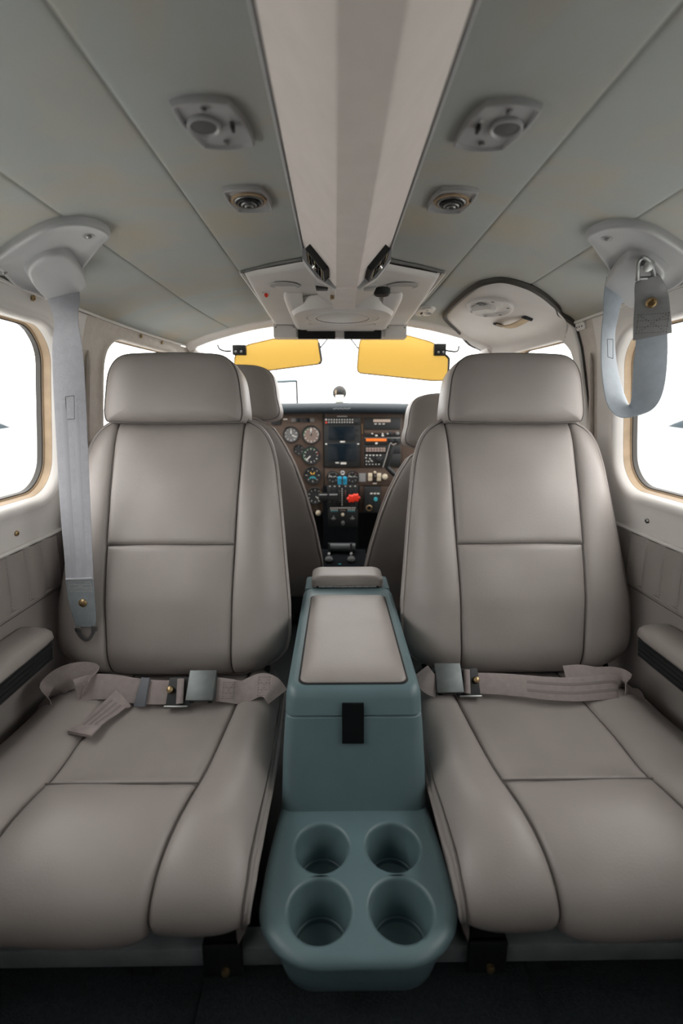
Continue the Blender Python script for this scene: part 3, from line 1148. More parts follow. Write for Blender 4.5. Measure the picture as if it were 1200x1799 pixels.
# ------------------------------------------------------------------ armrests on the side walls
for side in (-1, 1):
    a = thing('armrest', 'grey padded armrest over a dark ribbed tray on the %s wall' % ('left' if side < 0 else 'right'), 'armrest', (side * .62, .65, .31), 'wall armrests')
    y1 = .868
    pts = [Vector((0, y, 0)) for y in (.36, .865)]
    prof = [(.588, .346), (.583, .352), (.585, .363), (.597, .370), (.62, .373), (.65, .373), (.655, .350)]
    rings = []
    for y, k in ((.36, 1), (.5, 1), (.7, 1), (.84, 1), (.860, .97), (.868, .88), (.871, .7)):
        rings.append([Vector((side * (.655 - (.655 - x) * k), y, .352 + (z - .352) * k)) for x, z in prof])
    obj('pad', loft(rings, True, True), M_LEATHER, a, angle=50)
    obj('tray', loft([[Vector((side * x, y, z)) for x, z in ((.588, .350), (.593, .306), (.603, .298), (.655, .298), (.655, .350))] for y in (.36, .6, .845, .858)], True, True), M_DARK, a)
    for k in range(4):
        z = .340 - k * .010
        x = interp([(.306, .593), (.350, .588)], z)
        obj('rib', tube([(side * x, .37, z), (side * x, .856, z)], .0022, 6), M_BLACK, a)
# ------------------------------------------------------------------ overhead air duct
duct = thing('overhead_air_duct', 'pale trapezoid air duct running down the middle of the roof', 'duct', (0, .3, 1.03))
YD = .985
DT, DB = (.082, 1.098), (.0225, 1.030)


def dsec(y, k=1.0, dz=0.0):
    pts = []
    for x, z in ((-DT[0], DT[1]), (-DB[0], DB[1]), (DB[0], DB[1]), (DT[0], DT[1])):
        pts.append(Vector((x * k, y, z + dz)))
    return pts


def facet(a, b, ua, ub, y0, y1):
    return grid(lambda u, v: a(v).lerp(b(v), u), lin(ua, ub, 6), lin(y0, y1, 30))


LT = lambda y: Vector((-DT[0], y, DT[1]))
LB = lambda y: Vector((-DB[0], y, DB[1]))
RB = lambda y: Vector((DB[0], y, DB[1]))
RT = lambda y: Vector((DT[0], y, DT[1]))
body = loft([[LT(y), LB(y).lerp(LT(y), .04), LB(y) + Vector((.002, 0, -.0005)), RB(y) + Vector((-.002, 0, -.0005)), RB(y).lerp(RT(y), .04), RT(y)] for y in lin(YR, YD, 24)], closed=False)
endf = ([LT(YD), LB(YD), RB(YD), RT(YD)], [(0, 1, 2, 3)])
db = obj('duct_body', join(body, endf), M_DUCT, duct, angle=20)

# louvre vents on both flanks
for side in (-1, 1):
    up = (Vector((side * DT[0], 0, DT[1])) - Vector((side * DB[0], 0, DB[1]))).normalized()
    fw = Vector((0, 1, 0))
    nn = up.cross(fw)
    if nn.z > 0:
        nn = -nn
    c = Vector((side * DB[0], .942, DB[1])) + up * .043
    v = obj('air_vent', slab(rrect(.050, .074, .003, 3), c, up, fw, nn, [(0, -.006), (0, .010), (.001, .012), (.005, .012), (.006, .006)]), M_BLACK, duct, angle=30)
    for k in range(5):
        u = -.018 + k * .009
        q = c + up * u + nn * .008
        obj('slat', box(q, (.0016, .060, .008), .0004, basis(up, fw, nn)), M_BRASS if k in (0, 2, 4) else M_DARK, v)
    obj('vent_knob', lathe([(.005, 0), (.006, .004), (.004, .008), (.002, .009)], c + nn * .009, nn, 12), M_CHROME, v)

# ------------------------------------------------------------------ overhead speaker console
oc = thing('overhead_console', 'pale moulded overhead console with round speaker above the windscreen', 'console', (0, 1.35, 1.02))
def rear_y(x):
    return interp([(0, 1.035), (.075, 1.045), (.22, 1.116), (.3, 1.12)], abs(x + .006))


def plate_z(y):
    return interp([(1.0, 1.084), (1.12, 1.077), (1.20, 1.072), (1.40, 1.0605), (1.598, 1.0585)], y)


def bplate(u, v):
    x = -.2165 + .433 * u
    y = rear_y(x) + (1.602 - rear_y(x)) * v
    e = min(u, 1 - u) * .433
    return Vector((x - .006, y, plate_z(y) + .012 * max(0, 1 - e / .010) ** 2 + .010 * max(0, 1 - v * (1.602 - rear_y(x)) / .008) ** 2))


ob = obj('base_plate', grid(bplate, eased(0, 1, 40, .9), eased(0, 1, 40, .9)), M_TRIM, oc, angle=50)
for s_ in (-1, 1):
    obj('plate_side', grid(lambda u, v: Vector((s_ * (.2165 + .007 * u) - .006, 1.11 + .49 * v, plate_z(1.11 + .49 * v) + .012 + .03 * u)), lin(0, 1, 4), lin(0, 1, 10)), M_TRIM, oc)
    pts_ = [Vector((s_ * x - .006, rear_y(s_ * x - .006) - .004, 0)) for x in lin(.085, .222, 8)]
    obj('edge_trim', tube([Vector((p.x, p.y, interp([(0, 1.1), (.16, 1.097), (.24, 1.090)], abs(p.x)) - .003)) for p in pts_], .0032, 6), M_STEEL, oc)
fb = obj('front_block', box((-.007, 1.625, 1.043), (.432, .05, .046), .004), M_TRIM, oc)
for x0, x1 in ((-.2225, -.149), (.138, .208)):
    pl = obj('cover_plate', box(((x0 + x1) / 2, 1.598, 1.0385), (x1 - x0, .005, .037), .0015), M_TRIM, fb)
    for sx in (x0 + .008, x1 - .008):
        screw(Vector((sx, 1.595, 1.051)), (0, -1, 0), .0026, fb)
for x0, x1 in ((-.144, -.023), (.006, .126)):
    c = Vector(((x0 + x1) / 2, 1.5995, 1.030))
    vv_ = obj('slot_vent', slab(rrect(x1 - x0, .028, .003, 3), c, (1, 0, 0), (0, 0, 1), (0, -1, 0), [(0, 0), (0, .005), (.001, .006), (.004, .006), (.005, .002)]), M_BLACK, fb)
    for k in range(3):
        obj('slat', box(c + Vector((0, -.004, -.006 + k * .006)), (x1 - x0 - .012, .003, .0012), .0003), M_DARK, vv_)
# speaker drum
DC = Vector((-.003, 1.365, 0))
drum = obj('speaker_drum', lathe([(.150, 1.068), (.143, 1.058), (.136, 1.046), (.132, 1.041), (.124, 1.0385), (.100, 1.0375), (.099, 1.041), (.096, 1.041), (.095, 1.0375), (.078, 1.0375)], DC, (0, 0, 1), 64, True, False), M_TRIM, oc, angle=30)
obj('speaker_grille', lathe([(.079, 1.0385), (.077, 1.0365), (.073, 1.0365), (.0715, 1.0385), (.068, 1.037), (.030, 1.0345), (.001, 1.034)], DC, (0, 0, 1), 56, False, True), M_TRIM, drum, angle=20)
obj('grille_ring', tube([DC + Vector((.0725 * math.cos(a), .0725 * math.sin(a), 1.0372)) for a in lin(0, 2 * math.pi * 47 / 48, 48)], .0008, 5, True), M_DARK, drum)
# shoulders beside the drum
for side in (-1, 1):
    sh_ = loft([[Vector((side * x - .003, y, z)) for x, z in ((.10, 1.075), (.10, zb), (.128, zb), (.142, zb + .004), (.149, zb + .014), (.152, 1.085))] for y, zb in ((1.215, 1.068), (1.235, 1.060), (1.28, 1.052), (1.36, 1.047), (1.46, 1.044), (1.545, 1.042), (1.585, 1.041))], True, True, False)
    obj('shoulder', sh_, M_TRIM, oc, angle=50)
obj('chin', box((-.006, 1.55, 1.047), (.22, .10, .016), .005), M_TRIM, oc)
obj('chin_slot', box((-.004, 1.597, 1.0535), (.038, .008, .006), .001), M_BLACK, oc)
# nose shroud under the duct's end, neck and side pockets
rings = []
for y, xt, xb, zb in ((.986, .086, .026, 1.0265), (1.000, .086, .027, 1.0275), (1.03, .085, .030, 1.035), (1.065, .080, .034, 1.046), (1.085, .072, .034, 1.058)):
    ring = []
    for x, z in ((-xt, 1.098), (-xt, 1.080), (-(xt * .55 + xb * .45), .45 * 1.08 + .55 * zb - .004), (-xb, zb), (xb, zb), ((xt * .55 + xb * .45), .45 * 1.08 + .55 * zb - .004), (xt, 1.080), (xt, 1.098)):
        ring.append(Vector((x, y, z)))
    rings.append(ring)
obj('nose_shroud', loft(rings, True, True), M_GREYPL, oc, angle=25)
obj('neck', loft([[Vector((x, y, z)) for x, z in ((-w, 1.085), (-w, zb), (w, zb), (w, 1.085))] for y, w, zb in ((.9855, .0205, 1.0255), (1.09, .022, 1.035), (1.24, .027, 1.0375))], True, True), M_DUCT, oc, angle=25)
for side in (-1, 1):
    obj('neck_side', loft([[Vector((side * x, y, z)) for x, z in ((.02, 1.085), (.020, zb), (w, zb + .006), (w, 1.085))] for y, w, zb in ((1.06, .066, 1.044), (1.14, .062, 1.042), (1.235, .035, 1.041))], True, True), M_TRIM, oc, angle=25)
    obj('pocket', box((side * .050, 1.078, 1.052), (.028, .034, .012), .002), M_BLACK if side < 0 else M_GREYPL, oc)
obj('badge_slot', box((-.030, 1.135, 1.042), (.008, .030, .008), .001), M_BRASS, oc)
# thumb dimples as slabs, recess shade painted in by darker grey, knob, warning switch
for side, x in ((-1, -.138), (1, .133)):
    q = Vector((x, 1.165, 1.0740))
    obj('dimple_shade', slab([(.036 * math.cos(t), .030 * math.sin(t)) for t in lin(0, 2 * math.pi * 31 / 32, 32)], q, (1, 0, 0), (0, 1, 0), (0, 0, -1), [(0, 0), (.0006, .0012), (.006, .0005), (.014, .0003)]), M_GREYPL, oc)
kn = P(671, 513, z=1.066)
obj('dimmer_knob', lathe([(.019, 0), (.020, .002), (.019, .012), (.016, .015), (.002, .0155)], (kn.x, kn.y, 1.073), (0, 0, -1), 24), M_BLACK, oc, angle=30)
rs = P(468, 516, z=1.068)
sw = obj('switch_guard', box((rs.x, rs.y, 1.070), (.020, .012, .006), .002), M_TRIM, oc)
obj('red_switch', lathe([(.005, 0), (.005, .008), (.003, .011)], (rs.x, rs.y, 1.071), (0, -.3, -1), 12), M_RED, oc)
for s_ in (-1, 1):
    obj('edge_trim', tube([Vector((s_ * .222 - .006, y, 1.088)) for y in (1.11, 1.6)], .005, 6), M_TRIM, oc)


# ------------------------------------------------------------------ lamp plates and eyeball vents in the headliner
def barrel(w, h, bow=.12, n=14):
    pts = []
    for k in range(n):
        t = -1 + 2 * k / n
        pts.append((w / 2 * t, h / 2 * (1 + bow * (1 - t * t)) * .92))
    out = [(w / 2 * (1 + bow * (1 - t * t)) * .92, h / 2 * t) for t in [1 - 2 * k / n for k in range(n)]]
    top = [(-w / 2 * t * .90, h / 2 * (.90 + bow * (1 - t * t))) for t in [-1 + 2 * k / n for k in range(n + 1)]]
    lef = [(-w / 2 * (.90 + bow * (1 - t * t)), -h / 2 * t * .90) for t in [-1 + 2 * k / n for k in range(n + 1)]]
    bot = [(w / 2 * t * .90, -h / 2 * (.90 + bow * (1 - t * t))) for t in [-1 + 2 * k / n for k in range(n + 1)]]
    rig = [(w / 2 * (.90 + bow * (1 - t * t)), h / 2 * t * .90) for t in [-1 + 2 * k / n for k in range(n + 1)]]
    return top + lef[1:] + bot[1:] + rig[1:-1]


def shear(pts, k):
    return [(x + k * y, y) for x, y in pts]


for side in (-1, 1):
    nm = 'left' if side < 0 else 'right'
    q = Vector((side * .150, .578, interp(list(zip([p[0] for p in PROF], [p[1] for p in PROF])), .15)))
    n = Vector((-side * .05, 0, -1)).normalized()
    a = Vector((1, 0, -side * .05)).normalized()
    b = Vector((0, 1, 0))
    L = thing('reading_lamp_plate', 'larger grey ceiling plate with lamp bowl and switch on the %s, behind the round vent' % nm, 'lamp', q, 'reading lamp plates')
    ol = shear(barrel(.064, .086, .14), -side * .16)
    pl = obj('plate', slab(ol, q, a, b, n, [(0, -.002), (0, .0045), (.0008, .0068), (.0024, .0072), (.0038, .0048), (.0046, .0036), (.009, .0034)]), M_GREYPL, L, angle=40)
    bc = q + a * (side * .012) + b * -.002 + n * .0045
    obj('lamp_bowl', lathe([(.0175, -.0005), (.0175, .0030), (.0160, .0036), (.0145, .0026), (.012, -.002), (.006, -.0035), (.001, -.0038)], bc, n, 28, False, True), M_GREYPL, pl, angle=30)
    obj('bowl_shade_disc', lathe([(.0150, .0012), (.010, .0020), (.001, .0022)], bc, n, 24, True, True), M_BOWL_SHADE, pl)  # disc added to carry the bowl's painted inner shade
    obj('lamp_lens', lathe([(.0115, .000), (.010, .002), (.001, .003)], bc - n * .003 + b * .002, n, 20), M_STEEL, pl)
    for dy in (-.030, .030):
        obj('screw', lathe([(.0034, 0), (.0034, .002), (.0015, .0028)], q + b * dy + a * (-side * .16 * dy) + n * .0045, n, 12), M_STEEL, L)
    obj('switch', box(q + a * (-side * .018) + n * .006, (.004, .011, .007), .001), M_BLACK, L)
    obj('switch_lamp', lathe([(.002, 0), (.0012, .002)], q + a * (-side * .017) + b * -.011 + n * .0045, n, 8), M_CHROME, L)

    q = Vector((side * .148, .762, interp(list(zip([p[0] for p in PROF], [p[1] for p in PROF])), .148)))
    V = thing('round_air_vent', 'smaller grey ceiling plate with round chrome air nozzle on the %s' % nm, 'vent', q, 'round ceiling air vents')
    ol = shear(barrel(.058, .078, .14), -side * .10)
    pl = obj('plate', slab(ol, q, a, b, n, [(0, -.002), (0, .0045), (.0008, .0064), (.0022, .0068), (.0036, .0046), (.0044, .0034), (.008, .0032)]), M_GREYPL, V, angle=40)
    obj('nozzle_gasket', lathe([(.0250, 0), (.0250, .0026), (.022, .003), (.021, .001)], q + n * .0035, n, 32, False, False), M_TAN, pl)
    for k, (r, h) in enumerate(((.0205, .003), (.0160, .0052), (.0115, .0072), (.0065, .0088))):
        obj('nozzle_ring', lathe([(r, h - .006), (r, h), (r - .001, h + .001), (r - .0025, h + .0006), (r - .003, h - .005)], q + n * .004, n, 32, False, k == 3), M_STEEL if k != 1 else M_DARK, pl)
    for dx in (-.026, .026):
        obj('screw', lathe([(.0032, 0), (.0032, .002), (.0012, .0026)], q + a * dx + n * .0036, n, 12), M_BRASS, V)

# small light plate beside the console, right
q = P(747, 553, z=1.0735)
s_ = s_of_x(q.x / taper(q.y))
q = shell(1, s_, q.y, .001)
n = shell_n(1, s_, q.y)
a, b = Vector((1, 0, 0)), Vector((0, 1, 0))
L = thing('map_light_plate', 'small white light plate beside the overhead console', 'lamp', q)
pl = obj('plate', slab(rrect(.050, .110, .022, 8), q, a, b, n, [(0, -.002), (0, .005), (.002, .008), (.006, .0085)]), M_TRIM, L)
obj('lamp_bowl', lathe([(.012, 0), (.012, .002), (.010, .0005), (.001, -.0005)], q + n * .0085 + a * .009, n, 20, False, True), M_GREYPL, pl)
obj('switch', box(q + n * .010 - a * .010, (.005, .018, .005), .001), M_BLACK, L)
for dy in (-.04, .04):
    obj('screw', lathe([(.003, 0), (.003, .001), (.001, .0015)], q + b * dy + n * .0085, n, 10), M_STEEL, L)


# ------------------------------------------------------------------ belt anchor covers in the roof corners
def on_roof(side, x, y, off=0.0):
    return shell(side, s_of_x(min(.58, x)), y, off)


COVER = {}
for side in (-1, 1):
    nm = 'left' if side < 0 else 'right'
    cv = thing('belt_anchor_cover', 'grey moulded belt anchor cover in the %s roof corner' % nm, 'cover', on_roof(side, .47, .82), 'belt anchor covers')
    COVER[side] = cv
    key = [shell_uv(-1, *p) for p in ((191, 402), (180, 391), (152, 381), (112, 380), (70, 391), (32, 412), (0, 436), (-40, 470))] + [(.80, S_TOP - .03), (.87, S_TOP - .008), (.915, S_TOP - .006)] + [shell_uv(-1, *p) for p in ((100, 511), (131, 497), (143, 465), (162, 440), (182, 414))]
    lp = [(p.x, p.y) for p in catmull([(y, s, 0) for y, s in key], 5, True)]
    c0 = (sum(p[0] for p in lp) / len(lp), sum(p[1] for p in lp) / len(lp))
    rings = []
    for ins, off in ((0, -.004), (0, .006), (.0015, .0095), (.004, .011), (.008, .0108), (.013, .009), (.03, .009), (.05, .009), (.07, .009)):
        ring = []
        for y, x in lp:
            dx, dy = x - c0[1], y - c0[0]
            Ld = math.hypot(dx, dy)
            k = max(.02, (Ld - ins) / Ld)
            ring.append(shell(side, c0[1] + dx * k, c0[0] + dy * k, off))
        rings.append(ring)
    base = obj('cover_plate', loft(rings, False, True), M_GREYPL, cv, angle=50)
    bk = [shell_uv(-1, *p) for p in ((37, 460), (46, 444), (76, 429), (106, 425), (121, 432), (132, 448), (143, 465), (139, 474), (112, 494), (88, 511), (70, 505), (52, 484))]
    bl = [(p.x, p.y) for p in catmull([(y, s, 0) for y, s in bk], 5, True)]
    c1 = (sum(p[0] for p in bl) / len(bl), sum(p[1] for p in bl) / len(bl))
    rings = []
    for k, off in ((1.02, .007), (1.0, .010), (.985, .020), (.965, .0245), (.93, .0265), (.86, .027), (.5, .027), (.1, .027)):
        rings.append([shell(side, c1[1] + (x - c1[1]) * k, c1[0] + (y - c1[0]) * k, off * (1.0 + .30 * max(-1, min(1, (y - c1[0]) * k / .07)))) for y, x in bl])
    obj('cover_bulge', loft(rings, False, True), M_GREYPL, base, angle=40)
    for y, s_ in (shell_uv(-1, 154, 404), shell_uv(-1, 2, 468)):
        nn = shell_n(side, s_, y)
        obj('screw_dimple', lathe([(.0085, -.001), (.0085, .0007), (.007, .0004), (.005, -.0004)], shell(side, s_, y, 0.0092), nn, 20, False, True), M_GREYPL, base)
        screw(shell(side, s_, y, 0.0092), nn, .0042, cv, M_STEEL)
# ------------------------------------------------------------------ shoulder belts
def path(pts, n=6):
    return catmull(pts, n)


def dirs(ds, n=6):
    r = catmull([Vector(d) for d in ds], n)
    return [d.normalized() for d in r]


lb = thing('shoulder_belt', 'pale grey shoulder belt hanging straight down beside the left seat back', 'seat belt', P(150, 1110, y=.915), 'shoulder belts')
key = [(109, 488, .925), (111, 520, .925), (116, 560, .925), (119, 620, .925), (123, 700, .924), (128, 800, .922), (133, 900, .920), (138, 980, .918), (140, 1022, .916)]
pts = path([P(a, b, y=c) for a, b, c in key])
dd = dirs([(.84, .54, 0), (.90, .30, 0), (.96, -.28, 0), (.98, .1, 0), (.93, .3, 0), (.93, .3, 0), (.95, .25, 0), (1, .1, 0), (1, .1, 0)])
web = obj('webbing', ribbon(pts, dd, .054, .0022), M_BELT_G, lb, angle=50)
for off in (-.010, .010):
    obj('woven_stripe', ribbon([p + d * off + Vector((0, -.0010, 0)) for p, d in zip(pts[24:], dd[24:])], dd[24:], .009, .0004), mat('webbing_line', (.39, .40, .435, 1), .6), web)
pts2 = path([P(140, 1016, y=.9135), P(143, 1050, y=.912), P(148, 1080, y=.911), P(150, 1100, y=.912)])
tab = obj('sewn_end', ribbon(pts2, dirs([(1, 0, 0)] * 4), [.056 - .018 * (i / 18) ** 2 for i in range(19)], .005), mat('blue_grey_webbing', (.25, .285, .31, 1), .6, noise=.06, nscale=80, bump=.3, bscale=700), lb, angle=50)


def stitches(parent, c, a, b, n, w, h, nx, m, name='stitching'):
    bs = []
    R = basis(a, b, n)
    for j in range(4):
        yy = -h / 2 + h * j / 3
        for i in range(nx):
            bs.append(box(c + a * (-w / 2 + w * i / (nx - 1)) + b * yy, (w / nx * .6, .0008, .0006), 0, R))
    for i in range(nx):
        t = i / (nx - 1)
        bs.append(box(c + a * (-w / 2 + w * t) + b * (-h / 2 + h * t), (w / nx * .6, .0009, .0006), 0, R))
        bs.append(box(c + a * (-w / 2 + w * t) + b * (h / 2 - h * t), (w / nx * .6, .0009, .0006), 0, R))
    for sx in (-1, 1):
        for i in range(8):
            bs.append(box(c + a * (sx * w / 2) + b * (-h / 2 + h * i / 7), (.0008, h / 12, .0006), 0, R))
    return obj(name, join(*bs), m, parent, smooth=False, kind='stuff')


c = P(141, 1030, y=.9095)
stitches(tab, c, Vector((1, 0, 0)), Vector((0, 0, 1)), Vector((0, -1, 0)), .044, .022, 12, M_THREAD_LT)
obj('fold_edge', tube([P(116, 1018, y=.911), P(163, 1016, y=.911)], .0026, 6), M_BELT_G, tab)
obj('rivet', lathe([(.0085, 0), (.0085, .002), (.006, .0045), (.001, .0055)], P(146, 1059, y=.909), (0, -1, 0), 20), M_BRASS, tab)
hk = [P(134, 1103, y=.908), P(141, 1116, y=.906), P(150, 1123, y=.905), P(157, 1122, y=.905), P(164, 1112, y=.906), P(169, 1100, y=.908)]
obj('hook', join(ribbon(path(hk, 4), (0, -1, .0), .004, .007), box(P(138, 1106, y=.907), (.012, .004, .010), .001), box(P(166, 1104, y=.907), (.012, .004, .012), .001)), M_STEEL, lb, angle=40)
# sewn label outline on the strap
for a_, b_ in (((115, 697), (130, 695)), ((130, 695), (131, 736)), ((131, 736), (117, 737)), ((117, 737), (115, 697))):
    obj('label_stitch', tube([P(*a_, y=.9205), P(*b_, y=.9205)], .0005, 4), M_THREAD, web)

rb = thing('shoulder_belt', 'blue grey shoulder belt looped up and hooked to the right anchor cover', 'seat belt', P(1105, 728, y=.89), 'shoulder belts')
def three(seg):
    return [P(x_, y_, y=d_) for x_, y_, d_ in seg]


# back half: edges come down from the cover, bottom fold, front half goes up to the hook
eA = [(1066, 486, .918), (1061, 516, .916), (1060, 549, .913), (1057, 583, .910), (1056, 627, .905), (1059, 671, .897), (1066, 707, .886), (1079, 727, .876), (1096, 734, .866),
      (1116, 731, .856), (1144, 721, .846), (1160, 702, .841), (1169, 671, .838), (1173, 627, .838), (1173, 585, .839)]
eB = [(1106, 500, .948), (1104, 516, .946), (1091, 535, .942), (1086, 555, .938), (1081, 580, .934), (1080, 605, .930), (1083, 638, .924), (1089, 667, .916), (1097, 693, .906),
      (1105, 711, .895), (1110, 700, .884), (1111, 675, .874), (1113, 640, .866), (1116, 612, .862), (1118, 587, .860)]
A_, B_ = catmull(three(eA), 5), catmull(three(eB), 5)
web = obj('webbing', ribbon_ab(A_, B_, .0022), mat('blue_webbing', (.36, .41, .46, 1), .5, noise=.05, nscale=80, bump=.3, bscale=700), rb, angle=50)
key = [(1146, 592, .846), (1145, 560, .846), (1144, 525, .848), (1139, 503, .838), (1135, 489, .832)]
pts = path([P(a, b, y=c) for a, b, c in key])
tab = obj('sewn_end', ribbon(pts, dirs([(.9, -.4, 0)] * 5), [.0565 - .026 * (i / 24) ** 1.7 for i in range(25)], .005), mat('dark_grey_webbing', (.25, .255, .26, 1), .6, noise=.06, nscale=80, bump=.3, bscale=700), rb, angle=50)
stitches(tab, P(1146, 568, y=.8420), Vector((.9, -.4, 0)).normalized(), Vector((0, 0, 1)), Vector((-.4, -.9, 0)).normalized(), .044, .030, 12, M_THREAD)
obj('eyelet', lathe([(.0085, 0), (.0085, .002), (.006, .003), (.0045, .0015), (.0035, 0)], P(1144, 532, y=.8440), (-.4, -.9, 0), 20), M_BRASS, tab)
hk = [P(1121, 491, y=.832), P(1121, 474, y=.818), P(1122, 459, y=.800), P(1130, 452, y=.794), P(1143, 462, y=.799), P(1147, 475, y=.815), P(1150, 489, y=.832)]
obj('hook', join(tube(path(hk, 4), .0034, 8), tube([P(1118, 490, y=.832), P(1151, 488, y=.832)], .0034, 8)), M_STEEL, rb, angle=40)
obj('stud', lathe([(.006, -.012), (.006, .012), (.009, .013), (.009, .016), (.003, .018)], P(1131, 463, y=.812), (0, -1, -.5), 14), M_STEEL, COVER[1])
for a_, b_ in (((1067, 596), (1077, 596)), ((1077, 596), (1077, 630)), ((1077, 630), (1068, 627)), ((1068, 627), (1067, 596))):
    obj('label_stitch', tube([P(*a_, y=.903), P(*b_, y=.903)], .0005, 4), M_THREAD, web)


# ------------------------------------------------------------------ lap belts on the two cushions
def rib(name, keys, ds, w, parent, m=M_BELT_T, t=.0024, n=6):
    pts = path([P(a, b, z=c) for a, b, c in keys], n)
    dl_ = dirs(ds, n) if isinstance(ds, list) else ds
    o = obj(name, ribbon(pts, dl_, w, t), m, parent, angle=50)
    return o, pts, dl_


def stripe(pts, dl_, offs, lift, parent, i0=0, w=.006):
    for off in offs:
        pp, dq = [], []
        for i in range(i0, len(pts)):
            tg = (pts[min(len(pts) - 1, i + 1)] - pts[max(0, i - 1)]).normalized()
            d = (dl_[i] - tg * dl_[i].dot(tg)).normalized()
            nn = tg.cross(d)
            if nn.dot(CAM - pts[i]) < 0:
                nn = -nn
            pp.append(pts[i] + d * off + nn * lift)
            dq.append(d)
        obj('woven_stripe', ribbon(pp, dq, w, .0004), M_BELT_D, parent)


UPD = (0, .62, .78)
LBt = thing('lap_belt', 'mauve grey lap belt with steel buckle lying across the left seat, tail hanging forward', 'seat belt', P(300, 1216, z=.235), 'lap belts')
strap, pts, dl_ = rib('webbing', [(74, 1262, .205), (84, 1225, .235), (104, 1198, .256), (135, 1186, .262), (160, 1190, .262), (150, 1212, .252), (142, 1222, .250)],
                      [(.55, .1, .8), (.3, .4, .85), (.05, .6, .8), (0, .62, .78), (.2, .62, .78), (.3, .62, .7), (.3, .6, .7)], .052, LBt)
strap2, pts, dl_ = rib('webbing', [(134, 1216, .252), (160, 1207, .256), (195, 1207, .254), (235, 1213, .250), (270, 1216, .248), (306, 1216, .248)],
                       [UPD] * 6, [.050 - .006 * i / 30 for i in range(31)], LBt)
obj('keeper_band', ribbon([P(243, 1215, z=.2510), P(251, 1216, z=.2510), P(259, 1216, z=.2510)], UPD, .054, .0060), mat('slate_band', (.13, .14, .16, 1), .6), LBt)
tail, pts, dl_ = rib('belt_tail', [(218, 1226, .240), (205, 1235, .238), (185, 1252, .236), (165, 1268, .237), (148, 1283, .240)], [(.75, .65, 0)] * 5, .046, LBt)
stripe(pts, dl_, (-.012, .0, .012), .0013, tail, 6)
obj('tail_end', ribbon([P(155, 1276, z=.2415), P(146, 1284, z=.2425), P(139, 1290, z=.2425)], (.75, .65, 0), .049, .0055), M_BELT_T, tail)


def buckle(parent, cplate, ccover, side):
    u = Vector((0, .62, .78)).normalized()
    x = Vector((1, 0, 0))
    n = x.cross(u)
    if n.y > 0:
        n = -n
    R = basis(x, u, n)
    pl = obj('buckle_plate', box(cplate, (.046, .056, .004), .003, R), M_DARK, parent)
    obj('buckle_lip', box(cplate - u * .027 + n * .006, (.046, .004, .012), .0015, R), M_STEEL, pl)
    obj('roller', tube([cplate + x * (side * -.006) - u * .022 + n * .008, cplate + x * (side * -.002) + u * .024 + n * .008], .0068, 12), M_BELT_T, pl)
    obj('pin', lathe([(.006, 0), (.007, .004), (.006, .010), (.003, .012)], cplate + x * (side * .016) + u * .004 + n * .002, n, 14), M_BRASS, pl)
    bc_ = obj('buckle_body', box(ccover + n * .004, (.056, .050, .016), .003, R), M_BUCKLE, parent)
    Rt = Matrix.Rotation(math.radians(-7), 3, 'X') @ R
    obj('buckle_cover', box(ccover + n * .016 + u * .004, (.054, .058, .005), .002, Rt), M_BUCKLE, bc_)
    for k in (-1, 1):
        obj('rivet', lathe([(.0045, 0), (.004, .002), (.001, .0025)], ccover + x * (k * .018) - u * .0255 + n * .005, -u, 12), M_DARK, bc_)


buckle(LBt, P(315, 1216, z=.250), P(357, 1209, z=.250), -1)
short, pts, dl_ = rib('short_strap', [(378, 1210, .252), (400, 1213, .250), (425, 1216, .246), (440, 1210, .252), (458, 1203, .262), (476, 1208, .262), (488, 1224, .246)],
                      [UPD, UPD, UPD, (.05, .6, .8), (.1, .62, .78), (.2, .6, .78), (.3, .5, .8)], .044, LBt)
u = Vector(UPD).normalized()
nn = Vector((1, 0, 0)).cross(u)
nn = -nn if nn.y > 0 else nn
stitches(short, P(402, 1213, z=.2505) + nn * .0022, Vector((1, 0, 0)), u, nn, .022, .030, 8, M_THREAD)
stitches(short, P(464, 1206, z=.2625) + nn * .003, Vector((1, 0, 0)), u, nn, .022, .034, 8, M_THREAD)

RBt = thing('lap_belt', 'mauve grey lap belt with steel buckle lying across the right seat, folded end', 'seat belt', P(850, 1203, z=.235), 'lap belts')
strap, pts, dl_ = rib('webbing', [(836, 1200, .248), (870, 1201, .248), (910, 1204, .250), (960, 1209, .252), (1010, 1211, .253), (1050, 1208, .256), (1076, 1206, .256), (1084, 1208, .252)],
                      [UPD] * 7 + [(.1, .62, .78)], [.040 + .008 * i / 42 for i in range(43)], RBt)
stripe(pts, dl_, (-.007, .009), .0012, strap, 14)
rib('webbing', [(994, 1190, .252), (1020, 1188, .258), (1050, 1192, .256), (1080, 1192, .256), (1096, 1198, .252), (1106, 1214, .240), (1116, 1238, .215)],
    [UPD, UPD, UPD, (-.1, .62, .78), (-.3, .5, .8), (-.5, .3, .8), (-.6, .2, .75)], .046, RBt)
buckle(RBt, P(822, 1199, z=.250), P(786, 1196, z=.252), 1)
short, pts, dl_ = rib('short_strap', [(768, 1206, .250), (757, 1202, .254), (746, 1192, .262), (738, 1180, .268)], [(.2, .6, .78), (.3, .55, .78), (.5, .45, .75), (.6, .4, .7)], .042, RBt)
# ------------------------------------------------------------------ instrument panel
YP = 2.25
ip = thing('instrument_panel', 'brown instrument panel with round gauges and avionics below the dark glareshield', 'panel', (0, YP + .1, .30))


def Q(px, py, d=0.0):
    return P(px, py, y=YP - d)


def rect_px(x0, y0, x1, y1, d0, d1, bev=.001):
    a, b = P(x0, y0, y=YP - d1), P(x1, y1, y=YP - d1)
    return box(((a.x + b.x) / 2, YP - (d0 + d1) / 2, (a.z + b.z) / 2), (abs(b.x - a.x), d1 - d0, abs(a.z - b.z)), bev)


